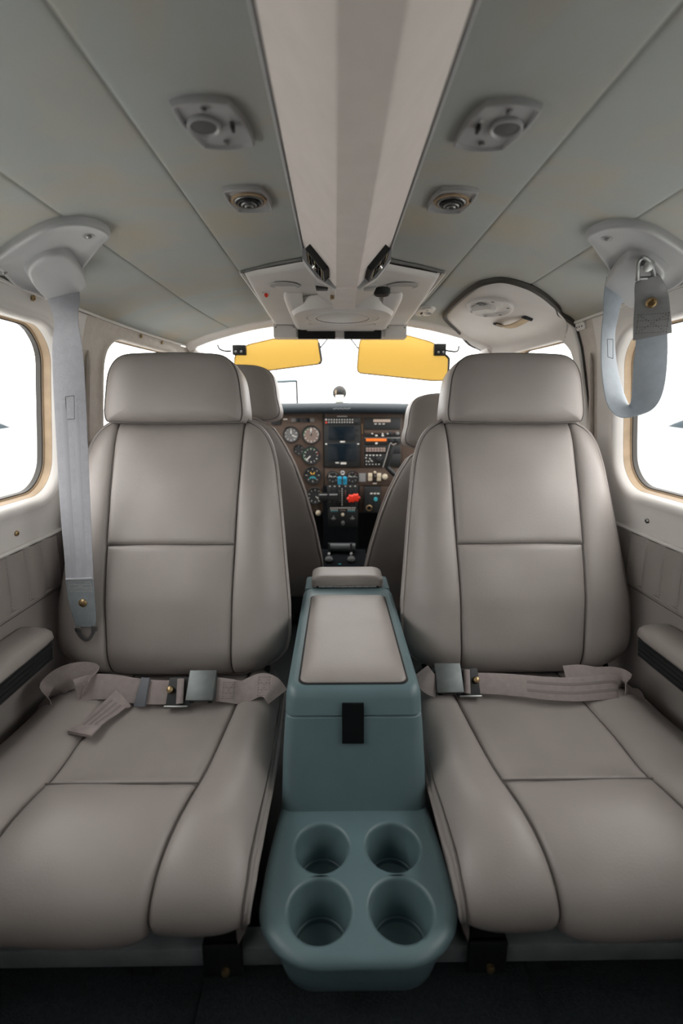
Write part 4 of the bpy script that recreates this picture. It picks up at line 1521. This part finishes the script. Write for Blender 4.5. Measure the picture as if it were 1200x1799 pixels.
obj('panel_frame', box((0, YP + .02, .53), (1.16, .03, .48), .002), M_DARK, ip)
for r in ((330, 722, 569, 900), (570.5, 722, 633, 821), (634.5, 722, 706, 821), (707.5, 722, 880, 900), (570.5, 822.5, 706, 853), (632, 854.5, 706, 900)):
    obj('panel_plate', rect_px(*r, -.004, .001, .0008), M_PANEL, ip, angle=30)
# glareshield
gl = []
for x in lin(-.60, .60, 41):
    sag = .012 * (x / .6) ** 2
    gl.append([Vector((x, y, z - sag)) for y, z in ((2.24, .771), (2.225, .771), (2.208, .775), (2.198, .785), (2.198, .800), (2.208, .813), (2.23, .820), (2.35, .823), (2.56, .80))])
g = obj('glareshield', loft(gl, closed=False), M_GLARE, ip, angle=60)
obj('glareshield_label', join(*[box((-.03 + i * .010, 2.1975, .793 + .002 * (i % 2)), (.007, .002, .0022), 0) for i in range(8)]), M_GREYPL, g)
obj('deck_edge', tube([Vector((x, 2.56, .80 - .012 * (x / .6) ** 2)) for x in lin(-.6, .6, 10)], .006, 6), M_GLARE, g)


def gauge(px, py, rp, face, name, needles=(), arcs=(), ticks=12, label=None):
    r = rp / FPX * 2.27
    c = Q(px, py, 0)
    ax = Vector((0, -1, 0))
    gz = obj(name, lathe([(r * 1.04, 0), (r * 1.04, .008), (r * .98, .011), (r * .90, .010), (r * .87, .004)], c, ax, 40, True, False), M_BLACK, ip, angle=30, label=label)
    obj('dial', lathe([(r * .89, .0035), (r * .5, .0036), (.0005, .0037)], c, ax, 36, True, True), face, gz)
    tk = []
    for k in range(ticks):
        a = 2 * math.pi * k / ticks
        d = Vector((math.sin(a), 0, math.cos(a)))
        e = Vector((math.cos(a), 0, -math.sin(a)))
        tk.append(box(c + ax * .0042 + d * r * .72, (r * .07, .0008, r * (.18 if k % 2 == 0 else .12)), 0, basis(e, Vector((0, 1, 0)), d)))
    obj('dial_marks', join(*tk), M_WHITE, gz, smooth=False)
    for ang, L, w in needles:
        a = math.radians(ang)
        d = Vector((math.sin(a), 0, math.cos(a)))
        e = Vector((math.cos(a), 0, -math.sin(a)))
        obj('needle', box(c + ax * .0055 + d * r * L * .42, (r * w, .0010, r * L), 0, basis(e, Vector((0, 1, 0)), d)), M_WHITE, gz, smooth=False)
    obj('hub', lathe([(r * .10, 0), (r * .09, .0025)], c + ax * .005, ax, 12), M_BLACK, gz)
    for a0, a1, m_ in arcs:
        pts = []
        for t in lin(math.radians(a0), math.radians(a1), 16):
            pts.append(c + ax * .0046 + Vector((math.sin(t), 0, math.cos(t))) * r * .83)
        obj('dial_arc', tube(pts, r * .035, 5), m_, gz)
    return gz


gauge(511.5, 763.5, 13.5, M_DIALG, 'altimeter', ((0, .6, .10), (115, .75, .09)), (), 10)
gauge(546.7, 764, 15.5, M_DIALB, 'manifold_gauge', ((-4, .75, .14), (4, .75, .12)), ((-100, -15, M_GREEN), (20, 90, M_WHITE)), 12)
gauge(546.4, 800, 15.5, M_DIAL, 'tachometer', ((225, .85, .11),), ((-130, 40, M_GREEN), (62, 82, M_REDP)), 12)
g4 = gauge(549.3, 834.7, 15, M_DIAL, 'vacuum_gauge', (), (), 8)
cc = Q(549.3, 834.7, 0)
for ang, m_, rr in ((-35, M_YEL, .012), (35, M_YEL, .012), (180, M_CYANP, .010), (140, M_CYANP, .016), (220, M_CYANP, .016)):
    a = math.radians(ang)
    d = Vector((math.sin(a), 0, math.cos(a)))
    e = Vector((math.cos(a), 0, -math.sin(a)))
    obj('pointer', box(cc + Vector((0, -.006, 0)) + d * rr, (.005, .001, .013), 0, basis(e, Vector((0, 1, 0)), d)), m_, g4, smooth=False)
gauge(553.7, 871, 15, M_DIAL, 'fuel_flow_gauge', ((130, .7, .10),), ((40, 75, M_YEL),), 10)
gauge(525, 790, 9, M_DIAL, 'small_gauge', (), (), 6)
gauge(584.8, 838, 10.5, M_DIAL, 'suction_gauge', ((-70, .8, .12), (70, .6, .10)), ((-60, 60, M_WHITE),), 8)
gauge(619.2, 838, 10.5, M_DIAL, 'ammeter', ((-70, .8, .12), (70, .6, .10)), ((-60, 20, M_WHITE), (20, 60, M_REDP)), 8)
gauge(721, 765.5, 13, M_DIALG, 'clock', ((0, .8, .10),), ((-160, 160, M_GREEN),), 12)
for px in (486, 480):
    gauge(px, 800, 14, M_DIAL, 'flight_gauge', ((40, .7, .1),), (), 12)
# annunciator strip and small unit on the left
ann = obj('annunciator_strip', rect_px(507, 732, 556, 743, 0, .003), M_PANEL, ip)
for k in range(5):
    obj('annunciator_lamp', rect_px(512 + k * 8.2, 735, 519.5 + k * 8.2, 741.5, .002, .005, .0003), (M_DIALG, M_SCREEN, M_DARK, M_SCREEN, M_DIALG)[k], ann)
obj('warning_unit', rect_px(476, 733, 494, 746, 0, .008), M_BLACK, ip)
obj('label_print', rect_px(497.5, 735.5, 505, 737.5, .001, .0016, 0), M_WHITE, ip)
obj('label_print', rect_px(478, 729.5, 492, 731.5, .001, .0016, 0), M_WHITE, ip)

# ---- centre avionics
nav = obj('navigator', rect_px(569, 733, 632.5, 819.5, 0, .012, .002), M_BLACK, ip, label='dark centre stack of two blank screens under a button bar')
obj('button_bar', rect_px(570, 734, 632, 746, .011, .016, .001), M_DARK, nav)
btn = obj('indicator_row', join(*[rect_px(577 + k * 4.6, 736.5 + j * 4.5, 578.8 + k * 4.6, 738.3 + j * 4.5, .016, .017, 0) for k in range(10) for j in range(2)]), M_WHITE, nav, smooth=False)
obj('red_key', rect_px(571.5, 740.5, 575, 744, .016, .0175, .0003), M_REDP, nav)
obj('white_key', rect_px(571.5, 736, 574.5, 738.5, .016, .0175, .0003), M_WHITE, nav)
kc = Q(626, 740.5, .015)
obj('knob', lathe([(.009, 0), (.009, .006), (.006, .008), (.006, .014), (.002, .015)], kc, (0, -1, 0), 20), M_DARK, nav)
for r, dep in (((577, 748.5, 622.5, 773), .0135), ((576, 779, 626, 809.5), .0135)):
    b_ = obj('screen_bezel', rect_px(r[0] - 1.5, r[1] - 1.2, r[2] + 1.5, r[3] + 1.2, .010, .0130, .0008), M_DARK, nav)
    obj('screen', rect_px(*r, .0125, dep + .0008, .0004), M_SCREEN, b_)
for k in range(6):
    for x in (571.5, 628.5):
        obj('side_key', rect_px(x, 782 + k * 4.6, x + 2.2, 785 + k * 4.6, .011, .014, .0004), M_DARK, nav)
for x0, y0, x1, y1 in ((597.5, 775, 606, 777), (571.5, 779, 574.5, 781), (628, 779, 631, 781), (589.5, 812, 595.5, 814), (598.5, 812.5, 608.5, 815.5)):
    obj('print', rect_px(x0, y0, x1, y1, .012, .0126, 0), M_WHITE, nav)
for k in range(6):
    obj('header_print', rect_px(592.5 + k * 3.0, 730.8, 594.8 + k * 3.0, 732.2, .001, .0016, 0), M_WHITE, ip)
obj('side_key', rect_px(625, 751, 630, 757, .012, .0155, .001), M_DARK, nav)
obj('side_key', rect_px(625, 761, 630, 766, .012, .0155, .001), M_DARK, nav)

# ---- right radio stack
r1 = obj('blank_plate', rect_px(640, 734, 703.5, 754, 0, .006), M_DARK, ip)
obj('plate_label', rect_px(656, 736.5, 686, 741.5, .006, .0068, .0003), mat('buff_label', (.55, .45, .38, 1), .5), r1)
for k in range(3):
    obj('print', rect_px(658 + k * 7, 744, 662 + k * 7, 745.5, .006, .0066, 0), M_WHITE, r1)
r2 = obj('audio_radio', rect_px(640, 756, 703.5, 767, 0, .010), M_BLACK, ip)
obj('face_strip', rect_px(640.5, 756.5, 703, 761.5, .009, .012, .0005), M_PANEL, r2)
for x in (653, 671, 680):
    obj('print', rect_px(x, 761, x + 2.5, 762.8, .012, .0126, 0), M_WHITE, r2)
for x in (659.5, 670.5):
    obj('key', rect_px(x, 764, x + 4, 766.4, .010, .0125, .0004), M_WHITE, r2)
for x in (686, 698):
    obj('knob', lathe([(.0085, 0), (.0085, .009), (.006, .012), (.002, .0125)], Q(x, 761.5, .010), (0, -1, 0), 18), M_DARK if x < 690 else M_STEEL, r2)
r3 = obj('com_radio', rect_px(640, 768.5, 703.5, 781, 0, .010), M_BLACK, ip)
obj('radio_rim', rect_px(640.5, 768.8, 703, 770, .009, .0115, .0003), M_STEEL, r3)
obj('display', rect_px(643, 770.5, 679, 775.2, .009, .0112, .0004), M_ORANGE, r3, label='orange lit display')
obj('key', rect_px(659.5, 777.6, 663.5, 780, .010, .0125, .0004), M_WHITE, r3)
for x in (688, 698):
    obj('knob', lathe([(.0085, 0), (.0085, .009), (.006, .012), (.002, .0125)], Q(x, 774, .010), (0, -1, 0), 18), M_DARK, r3)
r4 = obj('transponder', rect_px(640, 782.5, 703.5, 796.5, 0, .009), M_BLACK, ip)
for j in range(2):
    for k in range(7):
        obj('key', rect_px(643 + k * 5.0, 786.5 + j * 4, 647 + k * 5.0, 789.6 + j * 4, .009, .012, .0004), M_PINK, r4)
r5 = obj('audio_panel', rect_px(640, 797.5, 703.5, 819, 0, .009), M_BLACK, ip)
for k in range(5):
    obj('print', rect_px(643 + k * 6, 799, 645.8 + k * 6, 800.6, .009, .0097, 0), M_WHITE, r5)
    obj('print', rect_px(643 + k * 5.5, 815, 644.6 + k * 5.5, 816.6, .009, .0097, 0), M_WHITE, r5)
for x, y in ((642, 803.5), (649, 805), (651, 808), (643, 809.5), (647, 810), (653, 809.5)):
    obj('print', rect_px(x, y, x + 1.8, y + 1.6, .009, .0097, 0), M_WHITE, r5)
obj('rotary_knob', lathe([(.012, 0), (.012, .008), (.009, .011), (.002, .0115)], Q(666, 807, .009), (0, -1, 0), 20), M_DARK, r5)
obj('brass_latch', tube([Q(636, 745, .004), Q(636.5, 762, .004)], .003, 6), M_BRASS, ip)
for x, y in ((717, 744), (726, 742)):
    obj('toggle', lathe([(.005, 0), (.005, .006), (.003, .012), (.001, .013)], Q(x, y, 0), (0, -1, .1), 12), M_WHITE if x < 720 else M_DARK, ip)

# ---- lower row: placard, rockers, levers
obj('placard', rect_px(630, 831, 643.5, 847, 0, .0022, .0003), M_DIALG, ip)
for k in range(6):
    obj('print', rect_px(631, 832.5 + k * 2.4, 642, 833.5 + k * 2.4, .002, .0028, 0), M_GREYPL, ip)
for x in (650.5, 666):
    rk = obj('rocker_switch', rect_px(x - 3.5, 831.5, x + 3.5, 845, 0, .010, .002), M_IVORY, ip)
    obj('rocker_gap', rect_px(x - 3, 837.8, x + 3, 838.8, .009, .0106, 0), M_BRASS, rk)
for y, m_ in ((830, M_IVORY), (836, M_STEEL), (844, M_BLACK)):
    obj('toggle', lathe([(.007, 0), (.007, .004), (.004, .008), (.003, .015), (.001, .016)], Q(658.5, y, 0), (0, -1, .05), 14), m_, ip)
obj('print', rect_px(655, 848.5, 662, 850.3, 0, .0018, 0), M_WHITE, ip)
obj('white_knob', lathe([(.010, 0), (.014, .006), (.013, .016), (.004, .020)], Q(676, 837, 0), (0, -1, 0), 18), M_IVORY, ip)
obj('lock_ring', lathe([(.011, 0), (.011, .004), (.008, .006), (.006, .004), (.002, .003)], Q(602, 831, .002), (0, -1, 0), 20), M_STEEL, ip)

# ---- right lower box
bx2 = obj('accessory_box', rect_px(640, 856, 668, 901, 0, .03, .003), M_DARK, ip)
for k in range(3):
    obj('key', rect_px(650.5 + k * 6, 866, 654.5 + k * 6, 868.4, .029, .032, .0005), M_WHITE, bx2)
obj('power_socket', lathe([(.016, 0), (.016, .004), (.012, .006), (.010, .003), (.009, -.004), (.002, -.006)], Q(648.5, 892.5, .030), (0, -1, 0), 24), M_BRASS, bx2)
obj('knob', lathe([(.010, 0), (.009, .008), (.002, .009)], Q(660, 877, .030), (0, -1, 0), 18), M_CYANP, bx2)
obj('white_knob', lathe([(.008, 0), (.012, .006), (.013, .018), (.006, .024)], Q(559.5, 900, .004), (0, -1, 0), 18), M_IVORY, ip)

# ------------------------------------------------------------------ centre pedestal with the engine levers
pd = thing('engine_pedestal', 'black centre pedestal with throttle, blue propeller and red mixture levers', 'pedestal', (.01, 2.1, 0))
obj('pedestal_body', loft([[Vector((x, y, z)) for x, z in ((-w, zt), (w, zt), (w, 0), (-w, 0))] for y, w, zt in ((2.196, .085, .40), (2.21, .085, .425), (2.235, .085, .43))], True, True), M_MATTE, pd, angle=30)
qd = obj('quadrant_plate', rect_px(574, 852, 630, 893, .03, .06, .006), M_BLACK, pd)
for k, x in enumerate((579.5, 588, 596.5, 607, 615.5, 624)):
    obj('slot', rect_px(x - 1.6, 856, x + 1.6, 888, .058, .0615, .0005), M_DARK, qd)
    obj('slot_mark', rect_px(x - 1.2, 853.5, x + 1.2, 855, .060, .0612, 0), M_WHITE, qd)
    obj('lever_arm', tube([Q(x, 884, .055), Q(x, 870, .085), Q(x, 862 if k in (2, 3) else 874, .095)], .0028, 6), M_STEEL, qd)
obj('scale_print', join(*[rect_px(601 - .7, 858 + k * 4, 601 + .7, 860 + k * 4, .060, .0612, 0) for k in range(8)]), M_WHITE, qd, smooth=False)
for x in (568, 586):
    th = obj('throttle_handle', rect_px(x - 9, 867, x + 8, 880.5, .085, .115, .008), M_BLACK, pd)
    obj('handle_edge', rect_px(x - 7, 868.6, x + 7, 869.8, .114, .1165, .0004), M_GREYPL, th)
for x in (596.8, 606):
    bl_ = obj('propeller_lever', rect_px(x - 3.6, 838, x + 3.6, 852, .075, .10, .005), M_BLUE, pd, label='blue propeller lever knob')
    obj('knob_top', rect_px(x - 3.6, 838, x + 3.6, 844, .095, .108, .004), M_BLUE, bl_)
for x, y in ((617, 875), (625, 873.5)):
    c = Q(x, y, .09)
    rr_ = []
    for k in range(24):
        a = 2 * math.pi * k / 24
        rr_.append((.0185 + .003 * math.cos(6 * a), a))
    prof = []
    for h, sc in ((0, .7), (.003, 1), (.018, 1), (.022, .75), (.023, .2)):
        prof.append([c + Vector((math.cos(a) * r * sc, -h, math.sin(a) * r * sc)) for r, a in rr_])
    obj('mixture_lever', loft(prof, True, True), M_RED, pd, angle=30, label='red mixture lever knob')
for y, x0, x1 in ((891.5, 580, 625),):
    for k in range(12):
        obj('print', rect_px(x0 + k * 3.8, y, x0 + k * 3.8 + 2.6, y + 1.8, .060, .0612, 0), M_WHITE, qd)
sub = obj('sub_panel', rect_px(576, 893.5, 629, 926, .03, .055, .003), M_BLACK, pd)
for x0 in (581, 611):
    for j in range(2):
        for k in range(4):
            obj('print', rect_px(x0 + k * 3.4, 895 + j * 2.4, x0 + k * 3.4 + 2.4, 896.4 + j * 2.4, .055, .0562, 0), M_CYANP if j else M_WHITE, sub)
for k in range(3):
    obj('print', rect_px(597.5 + k * 3.4, 896, 600 + k * 3.4, 897.4, .055, .0562, 0), M_PINK, sub)
for x in (586, 619):
    c = Q(x, 911, .056)
    obj('cowl_flap_knob', join(lathe([(.008, 0), (.007, .006), (.003, .008)], c, (0, -1, 0), 14), box(c + Vector((0, -.006, 0)), (.024, .004, .004), .001), box(c + Vector((0, -.006, .006)), (.004, .004, .020), .001)), M_STEEL, sub)
obj('brass_knob', lathe([(.006, 0), (.008, .006), (.007, .014), (.002, .016)], Q(602, 903.5, .056), (0, -1, 0), 16), M_IVORY, sub)
obj('grey_knob', lathe([(.008, 0), (.009, .016), (.006, .018), (.004, .014)], Q(602.5, 917, .056), (0, -1, -.3), 16), M_STEEL, sub)
# trim wheel drum and lower selector plate nearer the seats
low = thing('fuel_selector', 'dark fuel selector plate and roller between the front seats', 'selector', (.0, 1.9, 0))
def L_(px, py):
    return P(px, py, y=1.95)
obj('selector_box', loft([[Vector((x, y, z)) for x, z in ((-.105, zt), (.105, zt), (.105, 0), (-.105, 0))] for y, zt in ((1.74, .10), (1.84, .165), (1.90, .185), (1.97, .19))], True, True), M_MATTE, low)
a, b = P(580, 962, y=1.93), P(624, 962, y=1.93)
rl = obj('roller', tube([a, b], .020, 18), mat('dark_grey_plastic', (.035, .042, .046, 1), .5), low)
for x in (578, 617):
    obj('roller_arm', box(P(x, 963, y=1.915), (.008, .02, .045), .002), M_BLACK, low)
    obj('pin', lathe([(.006, 0), (.005, .010), (.001, .012)], P(x, 973, y=1.89), (0, -1, .3), 10), M_GREYPL, low)
    obj('selector_knob', lathe([(.016, 0), (.016, .010), (.010, .014), (.002, .015)], P(x, 984, y=1.86), (0, -.6, .8), 18), M_BLACK, low)
for k in range(3):
    obj('print', box(P(597, 991 + k * 5, y=1.84), (.012, .002, .004), 0), M_CYANP, low)

# ------------------------------------------------------------------ yoke grip on the right
yk = thing('control_yoke', 'black control yoke grip with silver edge in front of the radio stack', 'yoke', P(684, 800, y=2.10))
A, B = P(690, 779, y=2.10), P(677, 822, y=2.10)
ax = (B - A).normalized()
sd = Vector((0, 1, 0)).cross(ax).normalized()
gp = obj('grip', box((A + B) / 2, (.026, .022, (B - A).length), .006, basis(sd, Vector((0, 1, 0)), ax)), M_BLACK, yk)
ed = -1 if (sd.x > 0) else 1
obj('grip_edge', tube([A + sd * ed * .012 + Vector((0, -.011, 0)), B + sd * ed * .012 + Vector((0, -.011, 0))], .0028, 8), M_CHROME, gp)
obj('grip_cap', tube([A + sd * ed * .012 + Vector((0, -.011, 0)), A + Vector((0, -.011, -.006)), A - sd * ed * .016 + Vector((0, -.011, .006))], .003, 8), M_CHROME, gp)
obj('yoke_arm', tube(catmull([B + Vector((0, 0, .01)), P(700, 838, y=2.10), P(730, 842, y=2.10), P(770, 830, y=2.10)], 6), .011, 10), M_BLACK, yk)
obj('yoke_column', tube([P(755, 836, y=2.10), P(755, 836, y=2.10) + Vector((0, .135, 0))], .014, 14), M_STEEL, yk)

# ------------------------------------------------------------------ compass, windscreen frame, visors
cp = thing('compass', 'black ball compass with white card on top of the glareshield', 'compass', P(596, 707, y=2.30))
bc = P(596.5, 690, y=2.30)
obj('compass_ball', lathe([(.001, -.034)] + [(.034 * math.sin(a), -.034 * math.cos(a)) for a in lin(.2, math.pi - .2, 15)] + [(.001, .034)], bc, (0, -1, 0), 28), M_BLACK, cp)
obj('compass_window', lathe([(.026, .020), (.025, .026), (.001, .0345)], bc, (0, -1, 0), 24), mat('compass_glass', (.04, .035, .03, 1), .1), cp)
obj('compass_stand', box(P(596.5, 703, y=2.29), (.030, .03, .030), .004), M_BLACK, cp)
obj('compass_card', box(P(596.5, 700.5, y=2.258), (.040, .002, .034), .001), M_WHITE, cp)
obj('lubber_mark', box(P(590, 689, y=2.262), (.006, .002, .018), .001), M_TAN, cp)

hf = thing('heated_panel_frame', 'thin dark frame standing behind the glareshield, left of the compass', 'frame', P(500, 706, y=2.38))
obj('frame_rail', tube([P(440, 674, y=2.38), P(470, 671.5, y=2.38), P(521, 669, y=2.38)], .0075, 8), mat('blue_grey_frame', (.10, .14, .16, 1), .5), hf)
obj('frame_post', tube([P(521, 668, y=2.38), P(522.5, 712, y=2.38)], .0055, 8), M_DARK, hf)
obj('frame_post', tube([P(441, 674, y=2.38), P(441, 712, y=2.38)], .0055, 8), M_DARK, hf)


def visor(key, clamp, rod, arm, label, tilt):
    c = P(*key[0], y=1.80)
    v = thing('sun_visor', label, 'visor', P(*key[0], y=1.80), 'amber sun visors')
    y0 = 1.80

    def vp(px, py, d=0.0):
        q = P(px, py, y=y0)
        return P(px, py, y=y0 + (q.z - 1.0) * tilt) + Vector((0, d, 0))
    lp = [(p.x, p.y) for p in catmull([(x, y, 0) for x, y in key], 1, True)]
    rings = [[vp(x, y, d) for x, y in lp] for d in (-.002, .002)]
    obj('visor_pane', loft(rings, True, True), M_VISOR, v, angle=30)
    obj('visor_edge', tube([vp(x, y, 0) for x, y in lp], .0024, 6, True), mat('amber_edge', (.22, .13, .02, 1), .4), v)
    side_ = [vp(x, y, -.001) for x, y in lp if (x > max(q[0] for q in lp) - 6 and y > 600)]
    if len(side_) > 2:
        obj('edge_strip', tube(side_, .0045, 6), M_BLACK, v)
    a, b = vp(clamp[0], clamp[1], -.008), vp(clamp[2], clamp[3], -.008)
    cl = obj('clamp', box((a + b) / 2, (abs(b.x - a.x), .020, abs(a.z - b.z)), .003), M_BLACK, v)
    for t in (.3, .7):
        screw(Vector((a.x + (b.x - a.x) * t, min(a.y, b.y) - .011, min(a.z, b.z) + .010)), (0, -1, 0), .004, cl)
    obj('rod', tube(catmull([vp(*p, -.004) for p in rod], 5), .0035, 8), M_BLACK, v)
    obj('inner_arm', tube([vp(*p, -.002) for p in arm], .0028, 8), M_DARK, v)


def rnd(pts, r):
    """round the corners of a pixel polygon"""
    out = []
    m = len(pts)
    for i in range(m):
        p, a, b = Vector(pts[i] + (0,)), Vector(pts[i - 1] + (0,)), Vector(pts[(i + 1) % m] + (0,))
        u, w = (a - p).normalized(), (b - p).normalized()
        rr = min(r, (a - p).length * .4, (b - p).length * .4)
        for t in lin(0, 1, 5):
            q = (p + u * rr * (1 - t)) * (1 - t) + (p + w * rr * t) * t
            out.append((q.x, q.y))
    return out


visor(rnd([(412, 624), (433, 606), (486, 594), (559, 594), (566, 639), (455, 653), (412, 657)], 9), (410, 607, 433, 624), [(407, 617), (396, 617), (386, 613), (383, 606)], [(562, 612), (577, 594)],
      'amber translucent sun visor left of the compass', .5)
visor(rnd([(633, 595), (712, 588), (762, 602), (784, 625), (789, 630), (787, 668), (760, 669), (627, 655), (630, 615)], 9), (761, 605, 783, 625), [(783, 616), (798, 618), (804, 616), (806, 608)], [(629, 612), (615, 594)],
      'amber translucent sun visor right of the compass', .5)
# ------------------------------------------------------------------ right front door, its top curving into the roof
dr = struct('door_1', (.6, 1.4, 0), 'pale right front door with dark rubber seal curving into the roof')


def door_uv(px, py):
    return shell_uv(1, px, py)


arc = [door_uv(*p) for p in ((832, 606), (806, 580), (783, 556), (790, 540), (812, 518), (840, 498), (865, 490), (890, 489), (920, 497), (950, 512), (978, 536), (998, 556))]
arc = [(p[0], p[1], 0) for p in arc]
tail = [(1.215, s_of_z(.88), 0), (1.190, s_of_z(.76), 0), (1.180, s_of_z(.60), 0), (1.20, s_of_z(.535), 0), (1.40, s_of_z(.53), 0), (1.62, s_of_z(.54), 0), (1.72, s_of_z(.66), 0), (1.72, s_of_z(.90), 0)]
key = arc + tail
dl = [(p.x, p.y) for p in catmull(key, 7, True)]
# rings from the window opening out to the door's edge
hole = H_RF
hc_ = (sum(p[0] for p in hole) / len(hole), sum(p[1] for p in hole) / len(hole))


def hit_loop(c, d, loop):
    best = 0
    for i in range(len(loop)):
        p, q = loop[i], loop[(i + 1) % len(loop)]
        ex, ey = q[0] - p[0], q[1] - p[1]
        den = d[0] * ey - d[1] * ex
        if abs(den) < 1e-12:
            continue
        t = ((p[0] - c[0]) * ey - (p[1] - c[1]) * ex) / den
        u = ((p[0] - c[0]) * d[1] - (p[1] - c[1]) * d[0]) / den
        if t > 0 and -1e-6 <= u <= 1 + 1e-6:
            best = max(best, t)
    return best


inner_h, outer_h = [], []
for p in dl:
    d = (p[0] - hc_[0], p[1] - hc_[1])
    ti = hit_loop(hc_, d, hole)
    inner_h.append((hc_[0] + d[0] * ti, hc_[1] + d[1] * ti))
    outer_h.append(p if ti < .95 else (hc_[0] + d[0] * (ti + .06), hc_[1] + d[1] * (ti + .06)))
rings = []
for t, off in ((0, -.016), (0, .002), (.02, .008), (.06, .0105), (.12, .010), (.25, .010), (.4, .010), (.55, .010), (.7, .010), (.82, .010), (.9, .0095), (.96, .007), (1.0, .001)):
    rings.append([shell(1, a[1] + (b[1] - a[1]) * t, a[0] + (b[0] - a[0]) * t, off) for a, b in zip(inner_h, outer_h)])
dp = obj('door_panel', loft(rings), M_TRIM, dr, angle=60)
obj('door_seal', tube([shell(1, p[1], p[0], .003) for p in outer_h], [.0078 if p[1] < s_of_x(.575) or p[0] > 1.6 else .0022 for p in outer_h], 8, True), M_SEAL, dr)
# latch escutcheon and pull strap
y0, s0 = door_uv(862, 531)
c = shell(1, s0, y0, .010)
n = shell_n(1, s0, y0)
a = (shell(1, s0 + .01, y0) - shell(1, s0 - .01, y0)).normalized()
b = Vector((0, 1, 0))
el = [(.052 * math.cos(t) * (1 + .12 * math.cos(2 * t)), .095 * math.sin(t)) for t in lin(0, 2 * math.pi * 39 / 40, 40)]
ls = thing('door_latch', 'white oval door latch plate with recess on the right door', 'latch', c)
lp_ = obj('latch_plate', slab(el, c, a, b, n, [(0, -.001), (0, .005), (.002, .008), (.006, .0085), (.010, .006), (.016, .0035), (.03, .002)]), M_TRIM, ls, angle=30)
obj('latch_handle', slab(rrect(.030, .075, .010, 4), c + b * .006 - a * .012 + n * .004, (a + b * .5).normalized(), (b - a * .5).normalized(), n, [(0, -.002), (0, .008), (.002, .011), (.006, .011)]), M_TRIM, ls, angle=30)
for t in (20, 70, 130, 200, 250, 320):
    q = c + a * .043 * math.cos(math.radians(t)) + b * .080 * math.sin(math.radians(t)) + n * .008
    obj('screw', lathe([(.0042, 0), (.0042, .0012), (.0015, .002)], q, n, 10), M_STEEL, ls)
obj('keyhole', lathe([(.010, 0), (.010, .002), (.006, .003), (.004, .001)], c - a * .03 - b * .02 + n * .004, n, 16), M_STEEL, ls)
ya, sa = door_uv(877, 563)
yb, sb = door_uv(928, 551)
st = thing('pull_strap', 'tan leather pull strap between black end caps on the right door', 'strap', shell(1, (sa + sb) / 2, (ya + yb) / 2, .012))
pts = []
for t in lin(0, 1, 13):
    y, s = ya + (yb - ya) * t, sa + (sb - sa) * t
    pts.append(shell(1, s, y, .013 + .012 * math.sin(math.pi * t)))
wdir = (pts[-1] - pts[0]).cross(shell_n(1, sa, ya)).normalized()
obj('strap', ribbon(pts, wdir, .022, .004), mat('tan_leather', (.50, .38, .24, 1), .5, noise=.1, nscale=40), st)
for i in (0, -1):
    d = (pts[1] - pts[0]).normalized()
    obj('end_cap', box(pts[i] + shell_n(1, sa, ya) * -.002, (.020, .026, .010), .003, basis(d, wdir, d.cross(wdir))), M_DARK, st)
# belt bracket on the pillar behind the door
y, s = door_uv(1014, 561)
s = min(max(s, s_of_x(.58) + .012), s + .02)
pc = shell(1, s, y, .002)
pb = thing('pillar_socket', 'small white socket plate on the pillar behind the right door', 'plate', pc)
nn = shell_n(1, s, y)
ta = Vector((0, 1, 0))
tb = nn.cross(ta)
obj('plate', slab(rrect(.050, .018, .005, 4), pc, ta, tb, nn, [(0, -.002), (0, .002), (.001, .003)]), M_TRIM, pb)
for d in (-.012, 0, .012):
    obj('hole', lathe([(.0025, 0), (.002, .0006)], pc + ta * d + nn * .003, nn, 8), M_BLACK, pb)
